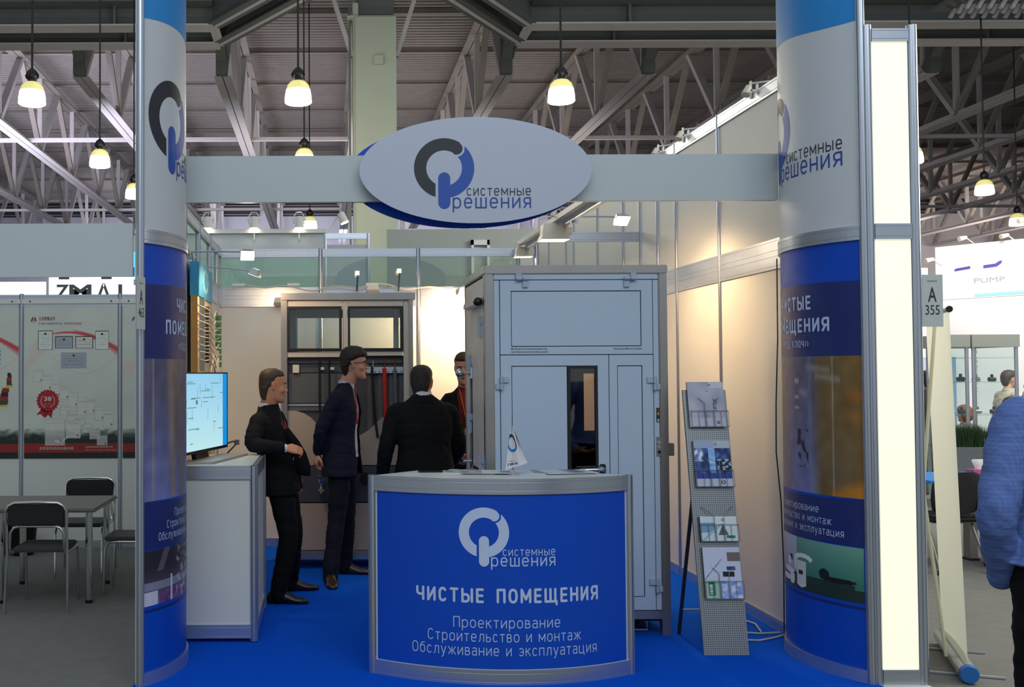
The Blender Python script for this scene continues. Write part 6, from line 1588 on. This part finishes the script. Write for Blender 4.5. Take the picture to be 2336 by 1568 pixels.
        for i in range(nn_ + 1):
            a_ = math.radians(-118 + 236 * i / nn_)
            dr = -f * math.cos(a_) + r * math.sin(a_); b0 = neck - up * .024 - f * .004; drop = up * (-.050 * max(0, -math.cos(a_)) - .012 * abs(math.sin(a_)))
            RR_.append([b0 + dr * .074 + up * -.035 + drop, b0 + dr * .070 + up * .014 + drop, b0 + dr * .074 + up * .016 + drop, b0 + dr * .086 * B - up * .034 + drop])
        jc.loft(RR_); obj('jacket_collar', jc, jacket, T, smooth=True)
    elif shirt_only:
        st = torso(1.0, hem - .03, flare=1.08); sleeves(st, .98, 1.0)
        remeshed('shirt', st, shirt, T, .008, 3, .007, 9)
    def fr(h, lat=0, l=.0):     # point on the shirt front at height h (0 pelvis, 1 chest)
        dd = (.122 + .008 * math.sin(h * 3)) * .9 * B if h < .9 else (.110 - .06 * (h - .9) / .45) * B
        return pel.lerp(chest, h) + f * (dd + l) + r * lat if h <= 1 else chest.lerp(neck, (h - 1) / .30) + f * (.100 * B - .035 * (h - 1) / .30 + l) + r * lat
    if tie:
        mbt = MB(); R_ = [ring(fr(h, 0, .008), r * w_, f * .006, 10) for h, w_ in ((1.22, .014), (1.17, .019), (1.12, .012), (.95, .020), (.78, .026), (.62, .028), (.55, .004))]
        mbt.loft(R_); obj('tie', mbt, tie, T, smooth=True)
    if lanyard:
        m_, bot, badge = lanyard
        for s in (-1, 1): obj('lanyard', MB().tube([fr(1.25, s * .06, -.02), fr(1.0, s * .050, .016), fr(.7, s * .028, .018), fr(bot, 0, .022)], .0045, 6), m_, T, smooth=True)
        if badge:
            p = fr(bot, 0, .026); obj('badge', MB().add([p + r * a_ * .042 - up * b_ + f * l for l in (0, .003) for a_, b_ in ((-1, .01), (1, .01), (1, .135), (-1, .135))], [(0, 1, 2, 3), (7, 6, 5, 4), (0, 4, 5, 1), (1, 5, 6, 2), (2, 6, 7, 3), (3, 7, 4, 0)]), SHIRTW, T)
    tr = MB(); tr.loft([ring(pel - up * .10, r * .165 * B, f * .125 * B, 24, 2.3), ring(pel, r * .170 * B, f * .122 * B, 24, 2.3), ring(pel + up * .10, r * .155 * B, f * .112 * B, 24, 2.3)])
    for s in ('R', 'L'):
        an = g(s + 'an'); hp = g(s + 'hip')
        limb(tr, [hp + V((0, 0, .02)), hp.lerp(g(s + 'kn'), .45), g(s + 'kn'), g(s + 'kn').lerp(an, .5), an + V((0, 0, .02)), an - V((0, 0, .03))], [.100 * B, .090 * B, .072 * B, .066 * B, .062 * B, .060 * B], 18)
    remeshed('trousers', tr, trousers, T, .010, 3, .006, 8)
    for i, s in enumerate(('R', 'L')):
        an = g(s + 'an'); td = V((toes[i][0], toes[i][1], 0)).normalized(); sd = V((td.y, -td.x, 0)); gz_ = an.z - .09
        def q(x, y, z): return V((an.x, an.y, gz_)) + td * x + sd * y + V((0, 0, z))
        R_ = []
        for x, w_, z0, z1 in ((-.085, .020, .012, .055), (-.070, .034, .0, .088), (-.03, .040, .0, .115), (.02, .040, .0, .112), (.07, .043, .0, .080), (.12, .048, .0, .054), (.17, .046, .0, .044), (.205, .032, .0, .034), (.222, .012, .006, .024)):
            R_.append([q(x, w_ * math.cos(a_), z0 + (z1 - z0) * (.5 + .5 * max(-1, min(1, math.sin(a_) * 1.15)))) for a_ in [2 * PI * k / 16 for k in range(16)]])
        obj('shoe', MB().loft(R_), shoe, T, smooth='all')
    return T, fr

# first man: leaning on the information desk
T1, _ = person('man in black suit leaning his elbow on the white information desk', dict(
    head=(-.385, 7.96, 1.610), neck=(-.415, 7.98, 1.475), chest=(-.425, 7.99, 1.35), pelvis=(-.335, 8.03, .96),
    Rsh=(-.485, 7.85, 1.345), Rel=(-.53, 7.72, 1.185), Rwr=(-.30, 7.66, 1.17), Rhip=(-.345, 7.95, .93), Rkn=(-.265, 7.94, .50), Ran=(-.345, 7.96, .095),
    Lsh=(-.36, 8.15, 1.36), Lel=(-.32, 8.30, 1.12), Lwr=(-.24, 8.17, .93), Lhip=(-.325, 8.12, .93), Lkn=(-.24, 8.14, .52), Lan=(-.27, 8.42, .095)),
    f=(.985, -.17, 0), hf=(.93, .26, -.08), hk=1.03, hairst='crop', hairm=HAIRB, skin=SKIN, tie=DARKTIE,
    hands=(((1, .12, -.12), (-.15, .75, -.65), 1.0), (None, None, .6)), toes=((1, -.05), (1, .15)), build=1.0, open_w=(.020, .045),
    lanyard=(REDLAN, .35, True))
t = T1
def w1(px, py, d): return V(((px - 740) * d / 2450, d, 1.7 - (py - 852) * d / 2450))
IN = [(652, 985), (664, 1005), (672, 1030), (680, 1060), (684, 1082)]; OUT = [(657, 975), (680, 1004), (697, 1032), (707, 1062), (707, 1086)]
mb = MB(); R_ = []
for (a_, b_), (c_, e_) in zip(IN, OUT):
    p0, p1 = w1(a_ - 14, b_, 7.97), w1(c_, e_, 7.93); pm = (p0 + p1) / 2 + V((0, -.02, 0)); th = V((0, .012, 0))
    R_.append([p0, pm, p1, p1 + th, pm + th, p0 + th])
mb.loft(R_); obj('jacket_flap', mb, SUITK, T1, smooth='all')
# second man: tall, hands clasped behind his back
person('tall man in navy suit and glasses with hands clasped behind his back', dict(
    head=(.245, 8.80, 1.775), neck=(.185, 8.81, 1.625), chest=(.150, 8.82, 1.49), pelvis=(.140, 8.84, 1.03),
    Rsh=(.095, 8.66, 1.495), Rel=(-.035, 8.66, 1.24), Rwr=(-.055, 8.74, 1.07), Rhip=(.135, 8.76, 1.0), Rkn=(.095, 8.74, .54), Ran=(.040, 8.66, .095),
    Lsh=(.215, 8.98, 1.50), Lel=(.040, 9.05, 1.24), Lwr=(-.05, 8.90, 1.06), Lhip=(.160, 8.93, 1.0), Lkn=(.185, 8.99, .54), Lan=(.165, 9.12, .095)),
    f=(.95, -.30, 0), hf=(1, -.08, -.02), hk=1.04, hairst='full', hairm=HAIRD, skin=SKIN2, jacket=SUITN, trousers=TROUN, shirt=SHIRTB, tie=REDTIE, shoe=SHOEB,
    hands=(((-.25, .30, -1), (.8, .4, 0), .9), ((-.1, -.6, -.8), (.8, -.3, 0), .9)), glasses=True, toes=((.10, -1), (1, -.12)), build=1.0, open_w=(.075, .05), hem=.16)
# third man: back to the viewer
person('broad man in black suit with his back to the viewer behind the counter', dict(
    head=(.742, 8.22, 1.625), neck=(.745, 8.18, 1.540), chest=(.755, 8.19, 1.385), pelvis=(.76, 8.17, .95),
    Rsh=(.945, 8.21, 1.40), Rel=(1.035, 8.24, 1.14), Rwr=(.985, 8.42, 1.0), Rhip=(.85, 8.18, .92), Rkn=(.86, 8.20, .50), Ran=(.87, 8.16, .095),
    Lsh=(.545, 8.19, 1.40), Lel=(.465, 8.16, 1.13), Lwr=(.435, 8.26, .89), Lhip=(.67, 8.18, .92), Lkn=(.66, 8.20, .50), Lan=(.65, 8.16, .095)),
    f=(-.03, 1, 0), hf=(.22, .97, -.12), hk=1.08, hairst='crop', hairm=HAIRD, skin=SKIN, toes=((.2, 1), (-.2, 1)), build=1.13, face=True)
# fourth man: partly hidden by the cabinet
person('man in dark jacket and red jumper with orange lanyard, half hidden by the airlock cabinet', dict(
    head=(1.175, 9.02, 1.735), neck=(1.19, 9.04, 1.585), chest=(1.20, 9.05, 1.455), pelvis=(1.22, 9.06, 1.0),
    Rsh=(1.045, 9.07, 1.465), Rel=(1.00, 9.10, 1.19), Rwr=(1.06, 8.88, 1.06), Rhip=(1.13, 9.06, .97), Rkn=(1.12, 9.04, .53), Ran=(1.12, 9.05, .095),
    Lsh=(1.40, 9.05, 1.49), Lel=(1.46, 9.05, 1.20), Lwr=(1.26, 8.86, 1.08), Lhip=(1.31, 9.06, .97), Lkn=(1.32, 9.04, .53), Lan=(1.33, 9.05, .095)),
    f=(-.05, -1, 0), hf=(-.22, -.95, -.12), hk=1.06, hairst='short', hairm=HAIRB, skin=SKIN2, shirt=SHIRTR, toes=((-.2, -1), (.2, -1)), build=1.04, open_w=(.05, .09), lanyard=(ORANGE, .55, True))
# fifth man: blue shirt in the right foreground
PLAID = mat('blue_checked_shirt', '4f6fae', .85, 0, .05, 60)
N = PLAID.node_tree.nodes; L = PLAID.node_tree.links; bs = N['Principled BSDF']
tc = N.new('ShaderNodeTexCoord'); sx = N.new('ShaderNodeSeparateXYZ'); L.new(tc.outputs['Object'], sx.inputs[0])
ga = mth('GREATER_THAN', mth('FRACT', mth('MULTIPLY', sx.outputs['Z'], 70)), .62); gb = mth('GREATER_THAN', mth('FRACT', mth('MULTIPLY', mth('ADD', sx.outputs['X'], sx.outputs['Y']), 70)), .62)
gg = mth('MULTIPLY', mth('ADD', ga, gb), .5)
mx = N.new('ShaderNodeMix'); mx.data_type = 'RGBA'; mx.inputs[6].default_value = (*lin('5069a6'), 1); mx.inputs[7].default_value = (*lin('5d77b0'), 1)
L.new(gg, mx.inputs[0]); L.new(mx.outputs[2], bs.inputs['Base Color'])
person('man in blue checked shirt and black trousers at the right edge', dict(
    head=(2.66, 3.72, 1.83), neck=(2.64, 3.70, 1.67), chest=(2.60, 3.68, 1.52), pelvis=(2.545, 3.66, 1.03),
    Rsh=(2.80, 3.66, 1.56), Rel=(2.90, 3.66, 1.24), Rwr=(2.82, 3.78, 1.02), Rhip=(2.64, 3.66, 1.0), Rkn=(2.65, 3.68, .54), Ran=(2.66, 3.66, .095),
    Lsh=(2.350, 3.66, 1.54), Lel=(2.240, 3.60, 1.215), Lwr=(2.355, 3.76, .985), Lhip=(2.45, 3.66, 1.0), Lkn=(2.44, 3.68, .54), Lan=(2.43, 3.66, .095)),
    f=(.15, 1, 0), hf=(.2, .97, 0), hairst='short', hairm=HAIRD, jacket=None, shirt_only=True, shirt=PLAID, build=1.10, hem=.04, hands=((None, None, .5), ((.8, .5, -.25), (0, 0, 1), .5)), toes=((.2, 1), (-.1, 1)))
# people far right
def far_person(lab, x, d, ht, f, hf, hairst, hairm, top, bottom, arm=None, seated=False, skin=SKIN2):
    s = ht / 1.75; r_, f_, u_ = frame_of(f)
    def q(a, b, z): return V((x, d, 0)) + r_ * a * s + f_ * b * s + V((0, 0, z * s))
    J = dict(head=q(0, .03, 1.62), neck=q(0, 0, 1.49), chest=q(0, 0, 1.36), pelvis=q(0, 0, .96))
    for n_, g_ in (('R', 1), ('L', -1)):
        J[n_ + 'sh'] = q(.17 * g_, 0, 1.40); J[n_ + 'el'] = q(.22 * g_, -.02, 1.12); J[n_ + 'wr'] = q(.18 * g_, .14, .93)
        J[n_ + 'hip'] = q(.08 * g_, 0, .93); J[n_ + 'kn'] = q(.08 * g_, .02, .50); J[n_ + 'an'] = q(.09 * g_, -.02, .095 / s)
    if seated:
        dz_ = V((0, 0, -.42 * s))
        for k_2 in ('head', 'neck', 'chest', 'pelvis', 'Rsh', 'Lsh', 'Rel', 'Lel', 'Rwr', 'Lwr', 'Rhip', 'Lhip'): J[k_2] = J[k_2] + dz_
        for n_, g_ in (('R', 1), ('L', -1)): J[n_ + 'kn'] = q(.1 * g_, .42, .50); J[n_ + 'an'] = q(.1 * g_, .42, .095 / s)
    if arm: J.update({k_2: V(v_) for k_2, v_ in arm.items()})
    person(lab, J, f, hf, hk=.92, hairst=hairst, hairm=hairm, skin=skin, jacket=None, shirt_only=True, shirt=top, trousers=bottom, build=.86, vox=.008, toes=((f[0], f[1]), (f[0], f[1])), face=False)
GREYTOP = mat('grey_patterned_blouse', '6c6660', .8, 0, .45, 45); GREYSK = mat('grey_patterned_trousers', '77726a', .8, 0, .45, 45); BLKTOP = mat('black_jumper', '0e0e10', .85); BEIGETOP = mat('beige_blouse', 'b7a99a', .8)
GING = mat('ginger_hair', '7a4528', .6, 0, .3, 60)
far_person('woman with dark hair in grey patterned clothes beyond the A 355 plate', rx(2112, 14.2), 14.17, 1.70, (-.3, .9, 0), (-.3, .9, 0), 'bob', HAIRD, GREYTOP, GREYSK)
far_person('woman with short brown hair raising one hand beyond the right showcase', rx(2297, 14.6), 14.6, 1.70, (1, .1, 0), (1, 0, 0), 'full', HAIRB, BEIGETOP, TROUK,
           arm=dict(Rel=(rx(2322, 14.4), 14.3, 1.30), Rwr=(rx(2330, 14.3), 14.2, 1.42)))
far_person('person in black with dark hair seated in front of the raised-hand woman', rx(2306, 12.3), 12.32, 1.85, (.4, .9, 0), (.4, .9, 0), 'bob', HAIRK, BLKTOP, TROUK, seated=True)
far_person('ginger-haired seated person behind the right showcase upright', rx(2272, 14.2), 14.9, 1.60, (-.2, 1, 0), (-.2, 1, 0), 'bob', GING, GREYTOP, TROUK, seated=True)
